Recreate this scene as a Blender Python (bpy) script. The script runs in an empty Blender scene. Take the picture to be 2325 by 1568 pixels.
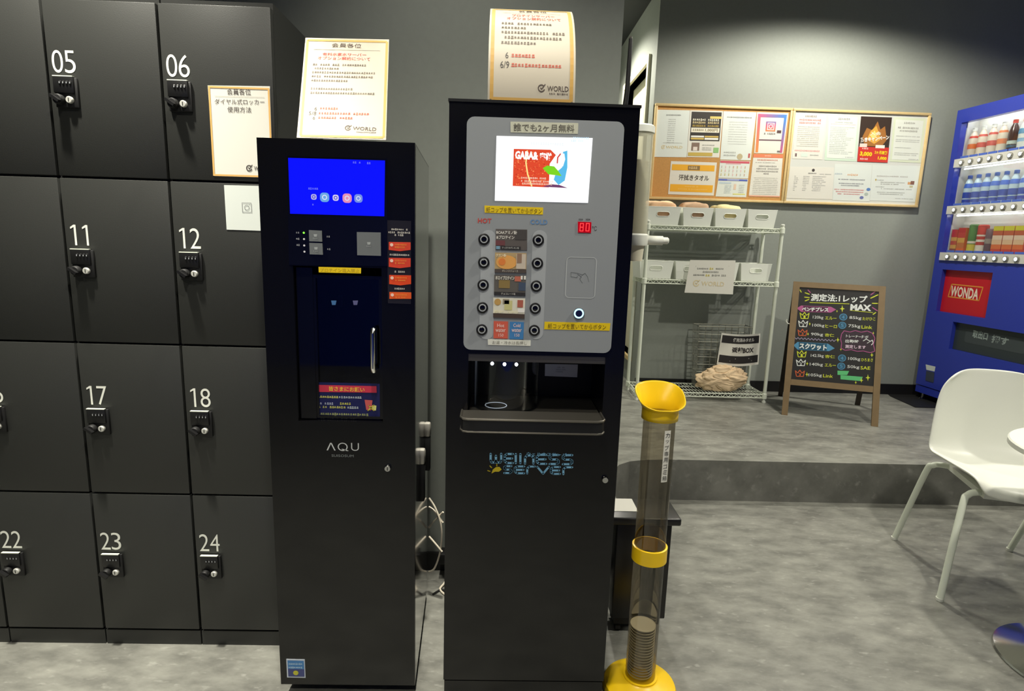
import bpy, bmesh, math, random
from mathutils import Vector, Matrix, noise

random.seed(7)
scene = bpy.context.scene
COL = scene.collection

# ------------------------------------------------------------------ camera
W, H = 2325, 1568
F_PX = 1340.0
CAM_Z = 1.226
PITCH, ROLL, YAW = math.radians(10.2), math.radians(1.72), math.radians(1.5)
_cy, _sy, _cp, _sp = math.cos(YAW), math.sin(YAW), math.cos(PITCH), math.sin(PITCH)
FWD = Vector((_sy * _cp, _cy * _cp, -_sp))
_r = Vector((_cy, -_sy, 0))
_u = _r.cross(FWD)
RIGHT = _r * math.cos(ROLL) + _u * math.sin(ROLL)
UP = _u * math.cos(ROLL) - _r * math.sin(ROLL)
CAM = Vector((0, 0, CAM_Z))
cam_data = bpy.data.cameras.new('camera')
cam = bpy.data.objects.new('camera', cam_data)
COL.objects.link(cam)
cam_data.sensor_fit = 'HORIZONTAL'
cam_data.sensor_width = 36.0
cam_data.lens = F_PX / W * 36.0
cam_data.clip_start = 0.02
m = Matrix((RIGHT, UP, -FWD)).transposed().to_4x4()
m.translation = CAM
cam.matrix_world = m
scene.camera = cam

# ------------------------------------------------------------------ colour management, world, lights
scene.view_settings.view_transform = 'Standard'
scene.view_settings.look = 'None'
scene.view_settings.gamma = 1.0
scene.view_settings.exposure = 0.0
scene.view_settings.use_curve_mapping = False
world = bpy.data.worlds.new('world')
scene.world = world
world.use_nodes = True
world.node_tree.nodes['Background'].inputs[0].default_value = (0.5, 0.5, 0.48, 1)
world.node_tree.nodes['Background'].inputs[1].default_value = 0.05

CEIL_Z = 2.85
LIGHT_COL = (1.0, 0.955, 0.83)
# ceiling downlights: x, y, watts, cone degrees, blend
DOWNLIGHTS = [
    (-1.10, 1.25, 430, 76, 1.0, 'above the lockers'),
    (-0.157, 1.52, 40, 88, 0.7, 'above the gap between the machines'),
    (-0.157, 1.66, 320, 17, 1.0, 'of the narrow beam added for the gap floor'),  # narrow beam added to brighten the floor between the machines
    (-0.157, 0.55, 92, 116, 0.6, 'in front of the two machines'),
    (1.65, 1.05, 150, 140, 0.5, 'above the round table'),
    (2.00, 3.25, 122, 162, 0.35, 'facing the notice boards'),
    (3.30, 2.40, 85, 140, 0.6, 'in front of the vending machine'),
    (0.50, 4.65, 110, 150, 0.5, 'inside the corridor'),
    (-0.60, -0.90, 90, 140, 0.6, 'near the blue wall'),
]
for i, (lx, ly, pw, cone, bl, where) in enumerate(DOWNLIGHTS):
    ld = bpy.data.lights.new('downlight_lamp', 'SPOT')
    ld.energy = pw
    ld.color = LIGHT_COL
    ld.spot_size = math.radians(cone)
    ld.spot_blend = bl
    ld.shadow_soft_size = 0.05
    lo = bpy.data.objects.new('downlight_lamp', ld)
    lo.location = (lx, ly, CEIL_Z - 0.03)
    COL.objects.link(lo)

# ------------------------------------------------------------------ helpers: rays and planes
def ray(x, y):
    return RIGHT * ((x - W / 2) / F_PX) - UP * ((y - H / 2) / F_PX) + FWD

class Pl:
    """A flat plane in the room: origin, in-plane axes u (right) and v (up), normal n towards the viewer."""
    def __init__(s, o, u, v):
        s.o = Vector(o); s.u = Vector(u).normalized(); v = Vector(v)
        s.v = (v - s.u * v.dot(s.u)).normalized(); s.n = s.u.cross(s.v)
    def px(s, x, y):
        r = ray(x, y); t = (s.o - CAM).dot(s.n) / r.dot(s.n)
        q = CAM + r * t - s.o
        return (q.dot(s.u), q.dot(s.v))
    def at(s, a, b, h=0.0):
        return s.o + s.u * a + s.v * b + s.n * h
    def wpx(s, x, y, h=0.0):
        a, b = s.px(x, y); return s.at(a, b, h)

def YPL(Y):
    return Pl((0, Y, 0), (1, 0, 0), (0, 0, 1))
def YP(x, y, Y):
    return YPL(Y).wpx(x, y)

# ------------------------------------------------------------------ helpers: materials
MATS = {}
def lin(c):
    c /= 255.0
    return c / 12.92 if c <= 0.04045 else ((c + 0.055) / 1.055) ** 2.4
def rgb(t):
    return (lin(t[0]), lin(t[1]), lin(t[2]), 1)
def mat(name, col, rough=0.5, metal=0.0, emit=None, estr=0.0, coat=0.0, spec=0.5, noise_amt=0.0, noise_scale=20.0, bump=0.0):
    if name in MATS: return name
    M = bpy.data.materials.new(name); M.use_nodes = True
    nt = M.node_tree; b = nt.nodes['Principled BSDF']
    b.inputs['Base Color'].default_value = rgb(col)
    b.inputs['Roughness'].default_value = rough
    b.inputs['Metallic'].default_value = metal
    b.inputs['Specular IOR Level'].default_value = spec
    b.inputs['Coat Weight'].default_value = coat
    b.inputs['Coat Roughness'].default_value = 0.05
    if emit is not None:
        b.inputs['Emission Color'].default_value = rgb(emit)
        b.inputs['Emission Strength'].default_value = estr
    if noise_amt or bump:
        tc = nt.nodes.new('ShaderNodeTexCoord')
        nz = nt.nodes.new('ShaderNodeTexNoise'); nz.inputs['Scale'].default_value = noise_scale
        nz.inputs['Detail'].default_value = 4
        nt.links.new(tc.outputs['Object'], nz.inputs['Vector'])
        if noise_amt:
            mx = nt.nodes.new('ShaderNodeMix'); mx.data_type = 'RGBA'
            c = rgb(col)
            mx.inputs[6].default_value = tuple(max(0, v * (1 - noise_amt)) for v in c[:3]) + (1,)
            mx.inputs[7].default_value = tuple(min(1, v * (1 + noise_amt)) for v in c[:3]) + (1,)
            nt.links.new(nz.outputs['Fac'], mx.inputs[0])
            nt.links.new(mx.outputs[2], b.inputs['Base Color'])
        if bump:
            bp = nt.nodes.new('ShaderNodeBump'); bp.inputs['Strength'].default_value = bump
            bp.inputs['Distance'].default_value = 0.002
            nt.links.new(nz.outputs['Fac'], bp.inputs['Height'])
            nt.links.new(bp.outputs[0], b.inputs['Normal'])
    MATS[name] = M
    return name
def ink(r, g, b):
    return mat('ink_%02x%02x%02x' % (r, g, b), (r, g, b), 0.55)
def glow(r, g, b, s=1.0):
    return mat('glow_%02x%02x%02x_%d' % (r, g, b, int(s * 100)), (10, 10, 12), 0.3, emit=(r, g, b), estr=s)
def glass(name, tint, gloss=0.08, rough=0.03, fres=0.5):
    if name in MATS: return name
    M = bpy.data.materials.new(name); M.use_nodes = True
    nt = M.node_tree; nt.nodes.clear()
    out = nt.nodes.new('ShaderNodeOutputMaterial')
    tr = nt.nodes.new('ShaderNodeBsdfTransparent'); tr.inputs[0].default_value = tint
    gl = nt.nodes.new('ShaderNodeBsdfGlossy'); gl.inputs['Roughness'].default_value = rough
    lw = nt.nodes.new('ShaderNodeLayerWeight'); lw.inputs[0].default_value = 0.35
    mt = nt.nodes.new('ShaderNodeMath'); mt.operation = 'MULTIPLY_ADD'
    mt.inputs[1].default_value = fres; mt.inputs[2].default_value = gloss
    mt.use_clamp = True
    mx = nt.nodes.new('ShaderNodeMixShader')
    nt.links.new(lw.outputs['Fresnel'], mt.inputs[0])
    nt.links.new(mt.outputs[0], mx.inputs[0])
    nt.links.new(tr.outputs[0], mx.inputs[1]); nt.links.new(gl.outputs[0], mx.inputs[2])
    nt.links.new(mx.outputs[0], out.inputs[0])
    MATS[name] = M
    return name

def vinyl(name, lo_c, hi_c):
    M = bpy.data.materials.new(name); M.use_nodes = True
    nt = M.node_tree; b = nt.nodes['Principled BSDF']
    b.inputs['Roughness'].default_value = 0.42
    b.inputs['Specular IOR Level'].default_value = 0.4
    tc = nt.nodes.new('ShaderNodeTexCoord')
    mp = nt.nodes.new('ShaderNodeMapping'); mp.inputs['Scale'].default_value = (1, 2.1, 1)
    mp.inputs['Rotation'].default_value = (0, 0, 0.6)
    nt.links.new(tc.outputs['Object'], mp.inputs[0])
    n1 = nt.nodes.new('ShaderNodeTexNoise'); n1.inputs['Scale'].default_value = 7; n1.inputs['Detail'].default_value = 6
    n1.inputs['Roughness'].default_value = 0.62
    n2 = nt.nodes.new('ShaderNodeTexNoise'); n2.inputs['Scale'].default_value = 26; n2.inputs['Detail'].default_value = 5
    nt.links.new(mp.outputs[0], n1.inputs['Vector']); nt.links.new(mp.outputs[0], n2.inputs['Vector'])
    r1 = nt.nodes.new('ShaderNodeValToRGB')
    r1.color_ramp.elements[0].position = 0.36; r1.color_ramp.elements[0].color = rgb(lo_c)
    r1.color_ramp.elements[1].position = 0.66; r1.color_ramp.elements[1].color = rgb(hi_c)
    nt.links.new(n1.outputs['Fac'], r1.inputs[0])
    r2 = nt.nodes.new('ShaderNodeValToRGB')
    r2.color_ramp.elements[0].position = 0.60; r2.color_ramp.elements[0].color = (0, 0, 0, 1)
    r2.color_ramp.elements[1].position = 0.74; r2.color_ramp.elements[1].color = (1, 1, 1, 1)
    nt.links.new(n2.outputs['Fac'], r2.inputs[0])
    ml = nt.nodes.new('ShaderNodeMath'); ml.operation = 'MULTIPLY'; ml.inputs[1].default_value = 0.5
    nt.links.new(r2.outputs[0], ml.inputs[0])
    mx = nt.nodes.new('ShaderNodeMix'); mx.data_type = 'RGBA'
    mx.inputs[7].default_value = rgb(tuple(min(255, c + 28) for c in hi_c))
    nt.links.new(ml.outputs[0], mx.inputs[0]); nt.links.new(r1.outputs[0], mx.inputs[6])
    nt.links.new(mx.outputs[2], b.inputs['Base Color'])
    MATS[name] = M
    return name

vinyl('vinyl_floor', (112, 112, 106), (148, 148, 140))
vinyl('vinyl_riser_shaded', (98, 98, 93), (122, 122, 116))  # same flooring as the floor, with the riser's shade darkened into its colour
mat('wall_paint', (146, 151, 144), 0.75, noise_amt=0.06, noise_scale=60, bump=0.05)
mat('wall_blue_reflector', (40, 70, 190), 0.7)  # blue chosen for its reflection in the glossy black fronts
mat('ceiling_paint', (60, 62, 64), 0.8)
mat('black_base', (18, 18, 19), 0.5)
mat('locker_black', (47, 48, 46), 0.42, noise_amt=0.05, noise_scale=400, bump=0.08)
mat('locker_gap_shade', (8, 8, 8), 0.7)  # near-black, the shade of the column gaps set as colour
mat('machine_black', (8, 8, 10), 0.24, coat=0.2, spec=0.4)
mat('machine_gloss', (10, 10, 14), 0.06, coat=0.6)
mat('machine_side', (30, 30, 29), 0.10, coat=0.5)
mat('matt_black', (14, 14, 15), 0.6)
mat('satin_black', (24, 24, 25), 0.35)
mat('chrome', (225, 225, 222), 0.12, metal=1.0)
mat('steel', (170, 168, 160), 0.32, metal=1.0)
mat('brushed', (120, 116, 108), 0.4, metal=0.9)
mat('panel_grey', (150, 154, 158), 0.33)
mat('panel_light', (172, 176, 180), 0.35)
mat('white_plastic', (236, 238, 228), 0.35)
mat('white_metal', (228, 234, 218), 0.35)
mat('bin_white', (240, 243, 234), 0.45)
mat('yellow_plastic', (252, 208, 22), 0.35)
mat('yellow_tape', (238, 204, 24), 0.45)
mat('paper', (226, 224, 214), 0.55)
mat('sign_paper', (222, 212, 192), 0.5)
mat('paper_cool', (222, 228, 222), 0.55)
mat('wood_frame', (222, 194, 138), 0.5, noise_amt=0.12, noise_scale=30)
mat('wood_dark', (128, 106, 74), 0.55, noise_amt=0.15, noise_scale=25)
mat('wood_leg_dark', (42, 33, 24), 0.6)
mat('cork', (196, 146, 84), 0.85, noise_amt=0.18, noise_scale=120, bump=0.1)
mat('chalk_black', (22, 21, 22), 0.55)
mat('vend_blue', (44, 60, 168), 0.3, coat=0.2)
mat('vend_inner', (206, 206, 200), 0.4)
mat('beige_cloth', (222, 196, 160), 0.85, noise_amt=0.12, noise_scale=18)
mat('towel_peach', (232, 190, 150), 0.9, noise_amt=0.1, noise_scale=60)
mat('towel_tan', (206, 172, 140), 0.9, noise_amt=0.1, noise_scale=60)
mat('towel_cream', (240, 226, 170), 0.9, noise_amt=0.1, noise_scale=60)
mat('towel_white', (240, 244, 232), 0.9)
mat('cable_white', (235, 225, 205), 0.4)
mat('door_cream', (222, 218, 192), 0.5)
mat('cup_paper', (226, 220, 196), 0.7)
glass('smoked_acrylic', (0.72, 0.68, 0.60, 1), 0.05)
glass('clear_acrylic', (0.93, 0.95, 0.96, 1), 0.05)
glass('pane_dark', (0.35, 0.37, 0.42, 1), 0.06)
glass('pane_clear', (0.96, 0.97, 0.97, 1), 0.008, 0.03, 0.12)
def milky(name, col, fac):
    M = bpy.data.materials.new(name); M.use_nodes = True
    nt = M.node_tree; b = nt.nodes['Principled BSDF']
    b.inputs['Base Color'].default_value = rgb(col); b.inputs['Roughness'].default_value = .3
    tr = nt.nodes.new('ShaderNodeBsdfTransparent'); mx = nt.nodes.new('ShaderNodeMixShader'); mx.inputs[0].default_value = fac
    nt.links.new(tr.outputs[0], mx.inputs[1]); nt.links.new(b.outputs[0], mx.inputs[2]); nt.links.new(mx.outputs[0], nt.nodes['Material Output'].inputs[0])
    MATS[name] = M
milky('milky_acrylic', (232, 230, 206), .45)

# ------------------------------------------------------------------ helpers: mesh building
class MB:
    def __init__(s):
        s.v = []; s.f = []; s.m = []
    def add(s, verts, faces, mt):
        n = len(s.v)
        s.v.extend(Vector(p) for p in verts)
        for f in faces:
            s.f.append(tuple(i + n for i in f)); s.m.append(mt)
        return s
    def box(s, x0, x1, y0, y1, z0, z1, mt):
        vs = [(x, y, z) for z in (z0, z1) for y in (y0, y1) for x in (x0, x1)]
        return s.add(vs, [(0, 2, 3, 1), (4, 5, 7, 6), (0, 1, 5, 4), (2, 6, 7, 3), (0, 4, 6, 2), (1, 3, 7, 5)], mt)
    def bbox(s, x0, x1, y0, y1, z0, z1, mt, b=0.004, seg=2):
        bm = bmesh.new()
        bmesh.ops.create_cube(bm, size=1.0)
        for v in bm.verts:
            v.co = Vector((x0 + (v.co.x + .5) * (x1 - x0), y0 + (v.co.y + .5) * (y1 - y0), z0 + (v.co.z + .5) * (z1 - z0)))
        bmesh.ops.bevel(bm, geom=list(bm.edges), offset=b, segments=seg, affect='EDGES', profile=0.5)
        return s.bm(bm, mt)
    def bm(s, bm, mt):
        bm.verts.ensure_lookup_table(); bm.verts.index_update()
        s.add([v.co.copy() for v in bm.verts], [tuple(v.index for v in f.verts) for f in bm.faces], mt)
        bm.free(); return s
    def hexa(s, p, mt):   # 8 points: bottom 4 (ccw), top 4
        return s.add(p, [(3, 2, 1, 0), (4, 5, 6, 7), (0, 1, 5, 4), (1, 2, 6, 5), (2, 3, 7, 6), (3, 0, 4, 7)], mt)
    def prism(s, pts, ax, h, mt):  # extrude a polygon (list of points) along vector ax*h
        n = len(pts); a = Vector(ax) * h
        vs = [Vector(p) for p in pts] + [Vector(p) + a for p in pts]
        fs = [tuple(range(n - 1, -1, -1)), tuple(range(n, 2 * n))] + [(i, (i + 1) % n, n + (i + 1) % n, n + i) for i in range(n)]
        return s.add(vs, fs, mt)
    def tube(s, pts, r, mt, n=8, closed=False, caps=True):
        pts = [Vector(p) for p in pts]; N = len(pts)
        rs = r if isinstance(r, (list, tuple)) else [r] * N
        rings = []; prev = None
        for i, p in enumerate(pts):
            a = pts[(i - 1) % N] if (closed or i > 0) else p
            b = pts[(i + 1) % N] if (closed or i < N - 1) else p
            t = (b - a)
            t = t.normalized() if t.length > 1e-9 else Vector((0, 0, 1))
            if prev is None:
                k = Vector((0, 0, 1)) if abs(t.z) < .9 else Vector((1, 0, 0))
                e = t.cross(k).normalized()
            else:
                e = (prev - t * prev.dot(t))
                e = e.normalized() if e.length > 1e-6 else t.cross(Vector((0, 0, 1))).normalized()
            prev = e; g = t.cross(e)
            rings.append([p + (e * math.cos(2 * math.pi * k / n) + g * math.sin(2 * math.pi * k / n)) * rs[i] for k in range(n)])
        vs = [v for R in rings for v in R]; fs = []
        for i in range(N if closed else N - 1):
            j = (i + 1) % N
            for k in range(n):
                k2 = (k + 1) % n
                fs.append((i * n + k, i * n + k2, j * n + k2, j * n + k))
        if caps and not closed:
            fs.append(tuple(range(n - 1, -1, -1))); fs.append(tuple((N - 1) * n + k for k in range(n)))
        return s.add(vs, fs, mt)
    def lathe(s, prof, c, mt, n=24, axis='z', cap=True):
        """prof: list of (radius, height) around an axis through c."""
        c = Vector(c); vs = []; fs = []
        for r, h in prof:
            for k in range(n):
                a = 2 * math.pi * k / n
                if axis == 'z': vs.append(c + Vector((r * math.cos(a), r * math.sin(a), h)))
                elif axis == 'y': vs.append(c + Vector((r * math.cos(a), -h, r * math.sin(a))))
                else: vs.append(c + Vector((h, r * math.cos(a), r * math.sin(a))))
        for i in range(len(prof) - 1):
            for k in range(n):
                k2 = (k + 1) % n
                fs.append((i * n + k, i * n + k2, (i + 1) * n + k2, (i + 1) * n + k))
        if cap:
            fs.append(tuple(range(n - 1, -1, -1))); fs.append(tuple((len(prof) - 1) * n + k for k in range(n)))
        return s.add(vs, fs, mt)

OFF = {}
def obj(name, mb, parent=None, smooth=35):
    me = bpy.data.meshes.new(name)
    off = OFF.get(parent.name, Vector((0, 0, 0))) if parent else Vector((0, 0, 0))
    me.from_pydata([tuple(v - off) for v in mb.v], [], mb.f)
    names = []
    for k in mb.m:
        if k not in names: names.append(k)
    for k in names: me.materials.append(MATS[k])
    me.polygons.foreach_set('material_index', [names.index(k) for k in mb.m])
    if smooth:
        me.polygons.foreach_set('use_smooth', [True] * len(me.polygons))
        me.set_sharp_from_angle(angle=math.radians(smooth))
    me.update()
    o = bpy.data.objects.new(name, me); COL.objects.link(o)
    if parent is not None:
        o.parent = parent; OFF[o.name] = off
    return o
def tag(o, label, cat, group=None):
    o['label'] = label; o['category'] = cat
    if group: o['group'] = group
    return o
def thing(name, label, cat, loc=(0, 0, 0), rotz=None, group=None):
    o = bpy.data.objects.new(name, None); COL.objects.link(o)
    o.empty_display_size = 0.05; o.location = loc
    if rotz is None: OFF[o.name] = Vector(loc)
    else:
        o.rotation_euler = (0, 0, rotz); OFF[o.name] = Vector((0, 0, 0))
    return tag(o, label, cat, group)
def struct(name, mb, parent=None):
    o = obj(name, mb, parent)
    if parent is None: o['kind'] = 'structure'
    return o
def copy_tree(root, loc, rotz, label=None, group=None):
    r = root.copy(); COL.objects.link(r); r.location = loc; r.rotation_euler = (0, 0, rotz)
    if label: r['label'] = label
    if group: r['group'] = group
    for ch in list(root.children):
        c = ch.copy(); COL.objects.link(c); c.parent = r
        for g in ch.children:
            d = g.copy(); COL.objects.link(d); d.parent = c
    return r

# ------------------------------------------------------------------ helpers: flat print
TXT = {}
def glyphs(s, bold=0.0, res=2):
    key = (s, bold, res)
    if key not in TXT:
        c = bpy.data.curves.new('lettering', 'FONT'); c.body = s; c.resolution_u = res; c.offset = bold
        o = bpy.data.objects.new('lettering', c); me = o.to_mesh()
        vs = [(v.co.x, v.co.y) for v in me.vertices]; fs = [tuple(p.vertices) for p in me.polygons]
        o.to_mesh_clear(); bpy.data.objects.remove(o); bpy.data.curves.remove(c)
        TXT[key] = (vs, fs)
    return TXT[key]

class Ink:
    """Flat print laid on a surface; f(a, b, h) gives the point at in-plane (a, b) and height h above it."""
    def __init__(s, f, pl=None, base=0.0006):
        s.f = f; s.pl = pl; s.mb = MB(); s.h = base
    def P(s, p):
        return s.pl.px(*p)
    def poly(s, pts, mt, lay=0):
        h = s.h + lay * 0.0004
        s.mb.add([s.f(a, b, h) for a, b in pts], [tuple(range(len(pts)))], mt)
    def ppoly(s, pts, mt, lay=0):
        s.poly([s.P(p) for p in pts], mt, lay)
    def rect(s, a0, b0, a1, b1, mt, lay=0):
        s.poly([(a0, b0), (a1, b0), (a1, b1), (a0, b1)], mt, lay)
    def disc(s, a, b, r, mt, lay=0, n=20, ry=None):
        ry = ry or r
        s.poly([(a + r * math.cos(2 * math.pi * k / n), b + ry * math.sin(2 * math.pi * k / n)) for k in range(n)], mt, lay)
    def ring(s, a, b, r, w, mt, lay=0, n=28, a0=0.0, a1=360.0):
        h = s.h + lay * 0.0004; vs = []; fs = []
        full = abs(a1 - a0) >= 359.9
        for k in range(n + 1):
            t = math.radians(a0 + (a1 - a0) * k / n)
            vs.append(s.f(a + (r - w / 2) * math.cos(t), b + (r - w / 2) * math.sin(t), h))
            vs.append(s.f(a + (r + w / 2) * math.cos(t), b + (r + w / 2) * math.sin(t), h))
        for k in range(n): fs.append((2 * k, 2 * k + 1, 2 * k + 3, 2 * k + 2))
        s.mb.add(vs, fs, mt)
    def rrect(s, a0, b0, a1, b1, r, mt, lay=0, n=4):
        s.poly(rrect_pts(a0, b0, a1, b1, r, n), mt, lay)
    def frame(s, a0, b0, a1, b1, w, mt, lay=0):
        s.rect(a0, b0, a1, b0 + w, mt, lay); s.rect(a0, b1 - w, a1, b1, mt, lay)
        s.rect(a0, b0 + w, a0 + w, b1 - w, mt, lay); s.rect(a1 - w, b0 + w, a1, b1 - w, mt, lay)
    def line(s, pts, w, mt, lay=0, px=False, caps=True):
        if px: pts = [s.P(p) for p in pts]
        h = s.h + lay * 0.0004
        for i in range(len(pts) - 1):
            (ax, ay), (bx, by) = pts[i], pts[i + 1]
            L = math.hypot(bx - ax, by - ay)
            if L < 1e-9: continue
            nx, ny = -(by - ay) / L * w / 2, (bx - ax) / L * w / 2
            s.mb.add([s.f(ax + nx, ay + ny, h), s.f(ax - nx, ay - ny, h), s.f(bx - nx, by - ny, h), s.f(bx + nx, by + ny, h)], [(0, 1, 2, 3)], mt)
        if caps:
            for a, b in pts: s.disc(a, b, w / 2, mt, lay, 8)
    def text(s, st, p0, p1, hh, mt, lay=0, bold=0.0, res=2, px=True, slant=0.0, vertical=False):
        """p0, p1: left-middle and right-middle of the line of lettering; hh its height (px when px=True)."""
        if px:
            k = s.scale(p0); p0, p1 = s.P(p0), s.P(p1); hh = hh * k
        vs, fs = glyphs(st, bold, res)
        x0 = min(v[0] for v in vs); x1 = max(v[0] for v in vs); y0 = min(v[1] for v in vs); y1 = max(v[1] for v in vs)
        dx, dy = p1[0] - p0[0], p1[1] - p0[1]; L = math.hypot(dx, dy); ux, uy = dx / L, dy / L
        h = s.h + lay * 0.0004; out = []
        for x, y in vs:
            t = (x - x0) / (x1 - x0) * L; w = ((y - y0) / (y1 - y0) - .5) * hh
            t += slant * w
            out.append(s.f(p0[0] + ux * t - uy * w, p0[1] + uy * t + ux * w, h))
        s.mb.add(out, fs, mt)
    def scale(s, p):
        a = s.P(p); b = s.P((p[0] + 10, p[1])); return math.hypot(b[0] - a[0], b[1] - a[1]) / 10
    def lines(s, a0, a1, b1, b0, n, mt, lay=0, fill=0.55, lens=None, center=False):
        """n rows of small unreadable print between heights b1 (top) and b0."""
        pitch = (b1 - b0) / max(1, n); ch = pitch * fill; cw = ch * 0.95
        h = s.h + lay * 0.0004; vs = []; fs = []
        for i in range(n):
            top = b1 - i * pitch; L = (a1 - a0) * (lens[i % len(lens)] if lens else random.uniform(.55, 1.0))
            st = a0 + ((a1 - a0) - L) / 2 if center else a0
            x = st
            while x + cw * .8 < st + L:
                wv = cw * random.uniform(.62, .9); hv = ch * random.uniform(.65, 1.0)
                if random.random() > .04:
                    n0 = len(vs); b = top - ch * .5
                    vs += [s.f(x, b - hv / 2, h), s.f(x + wv, b - hv / 2, h), s.f(x + wv, b - hv * .12, h), s.f(x, b - hv * .12, h)]
                    vs += [s.f(x + wv * .1, b + hv * .1, h), s.f(x + wv * .9, b + hv * .1, h), s.f(x + wv * .9, b + hv / 2, h), s.f(x + wv * .1, b + hv / 2, h)]
                    fs += [(n0, n0 + 1, n0 + 2, n0 + 3), (n0 + 4, n0 + 5, n0 + 6, n0 + 7)]
                x += cw
        if vs: s.mb.add(vs, fs, mt)
    def done(s, name, parent):
        if s.mb.v:
            o = obj(name, s.mb, parent, smooth=0); o['kind'] = 'stuff'
            return o

def rrect_pts(a0, b0, a1, b1, r, n=4):
    out = []
    for cx, cy, st in ((a1 - r, b1 - r, 0), (a0 + r, b1 - r, 90), (a0 + r, b0 + r, 180), (a1 - r, b0 + r, 270)):
        for k in range(n + 1):
            t = math.radians(st + 90 * k / n); out.append((cx + r * math.cos(t), cy + r * math.sin(t)))
    return out

def slab(pl, pts, h0, h1, mt, mb=None):
    """A flat slab: polygon pts (a, b) on plane pl from height h0 to h1 along the normal."""
    mb = mb or MB()
    return mb.prism([pl.at(a, b, h0) for a, b in pts], pl.n, h1 - h0, mt)
def pslab(pl, pts, h0, h1, mt, mb=None):
    return slab(pl, [pl.px(*p) for p in pts], h0, h1, mt, mb)

STROKES = {
    'W': [[(0, 1), (0, .25), (.1, .04), (.4, .04), (.5, .25), (.5, .78)], [(.5, .25), (.6, .04), (.9, .04), (1, .25), (1, 1)]],
    'E': [[(1, 1), (.25, 1), (0, .8), (0, .2), (.25, 0), (1, 0)], [(0, .5), (.92, .5)]],
    'l': [[(.5, 1), (.5, 0)]],
    'n': [[(0, 0), (0, .65), (.22, .9), (.78, .9), (1, .65), (1, 0)]],
    'S': [[(1, 1), (.2, 1), (0, .86), (0, .64), (.2, .5), (.8, .5), (1, .36), (1, .14), (.8, 0), (0, 0)]],
    'r': [[(0, 0), (0, .72), (.25, 1), (1, 1)]],
    'V': [[(0, 1), (.5, 0), (1, 1)]],
}
def world_logo(ik, p0, p1, hh, mt, px=True, lay=0, sub=True):
    """round mark with a tick, followed by the word WORLD."""
    if px:
        k = ik.scale(p0); p0, p1 = ik.P(p0), ik.P(p1); hh *= k
    r = hh * .62
    ik.ring(p0[0] + r, p0[1], r * .8, r * .3, mt, lay, 20, 40, 345)
    ik.line([(p0[0] + r * .75, p0[1] + r * .15), (p0[0] + r * 1.05, p0[1] - r * .25), (p0[0] + r * 2.0, p0[1] + r * 1.0)], r * .26, mt, lay, caps=False)
    d = (p1[0] - p0[0], p1[1] - p0[1]); L = math.hypot(*d); t = r * 2.5 / L
    ik.text('WORLD', (p0[0] + d[0] * t, p0[1] + d[1] * t), p1, hh * .8, mt, lay, 0.012, px=False)
    if sub:
        ik.lines(p0[0] + d[0] * .38, p1[0], p1[1] - hh * .62, p1[1] - hh * .95, 1, mt, lay, .8, [1.0])

# ================================================================== STRUCTURE
PLAT = 0.206
BACK_Y = 4.08
MW_Y = 2.04          # wall behind the machines
MW_X = 0.379         # its free end
COR_X = 0.990        # corridor wall with the door
mb = MB(); mb.box(-2.75, 4.3, -2.75, 7.2, -0.1, 0, 'vinyl_floor'); struct('floor', mb)
edge = [(4.3, 2.681), (0.876, 2.681), (0.73, 2.671), (0.645, 2.646), (0.585, 2.60), (0.545, 2.53), (0.515, 2.42), (0.50, 2.30), (0.50, MW_Y + .16)]
outl = edge + [(MW_X - .15, MW_Y + .16), (MW_X - .15, 7.2), (4.3, 7.2)]
mb = MB()
mb.add([(x, y, PLAT) for x, y in outl], [tuple(range(len(outl) - 1, -1, -1))], 'vinyl_floor')
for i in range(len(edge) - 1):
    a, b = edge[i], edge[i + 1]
    mb.add([(a[0], a[1], 0), (b[0], b[1], 0), (b[0], b[1], PLAT), (a[0], a[1], PLAT)], [(3, 2, 1, 0)], 'vinyl_riser_shaded')
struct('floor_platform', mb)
mb = MB(); mb.box(-2.75, MW_X, MW_Y, MW_Y + .16, 0, CEIL_Z, 'wall_paint'); struct('wall_service', mb)
mb = MB(); mb.box(-0.2, MW_X - .15, MW_Y + .16, 7.2, 0, CEIL_Z, 'wall_paint'); struct('wall_corridor_left', mb)
mb = MB(); mb.box(COR_X, 4.3, BACK_Y, BACK_Y + .12, PLAT, CEIL_Z, 'wall_paint'); struct('wall_back', mb)
mb = MB(); mb.box(MW_X - .15, 1.2, 7.1, 7.2, PLAT, CEIL_Z, 'wall_paint'); struct('wall_corridor_end', mb)
mb = MB(); mb.box(4.2, 4.3, -2.75, BACK_Y + .12, 0, CEIL_Z, 'wall_paint'); struct('wall_right', mb)
mb = MB(); mb.box(-2.75, -2.65, -2.75, MW_Y, 0, CEIL_Z, 'wall_paint'); struct('wall_left', mb)
mb = MB(); mb.box(-2.75, 4.3, -2.75, -2.65, 0, CEIL_Z, 'wall_blue_reflector'); struct('wall_front', mb)  # unseen wall, coloured blue so the black machines reflect it
mb = MB(); mb.box(-2.75, 4.3, -2.75, 7.2, CEIL_Z, CEIL_Z + .1, 'ceiling_paint'); struct('ceiling', mb)
mb = MB(); mb.box(COR_X, 4.2, BACK_Y - .012, BACK_Y, PLAT, PLAT + .075, 'black_base'); struct('baseboard_back', mb)
mb = MB(); mb.box(-0.58, MW_X + .006, MW_Y - .012, MW_Y, 0, .07, 'black_base')
mb.box(MW_X, MW_X + .012, MW_Y - .012, MW_Y + .16, 0, .07, 'black_base'); struct('baseboard_service', mb)
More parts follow.
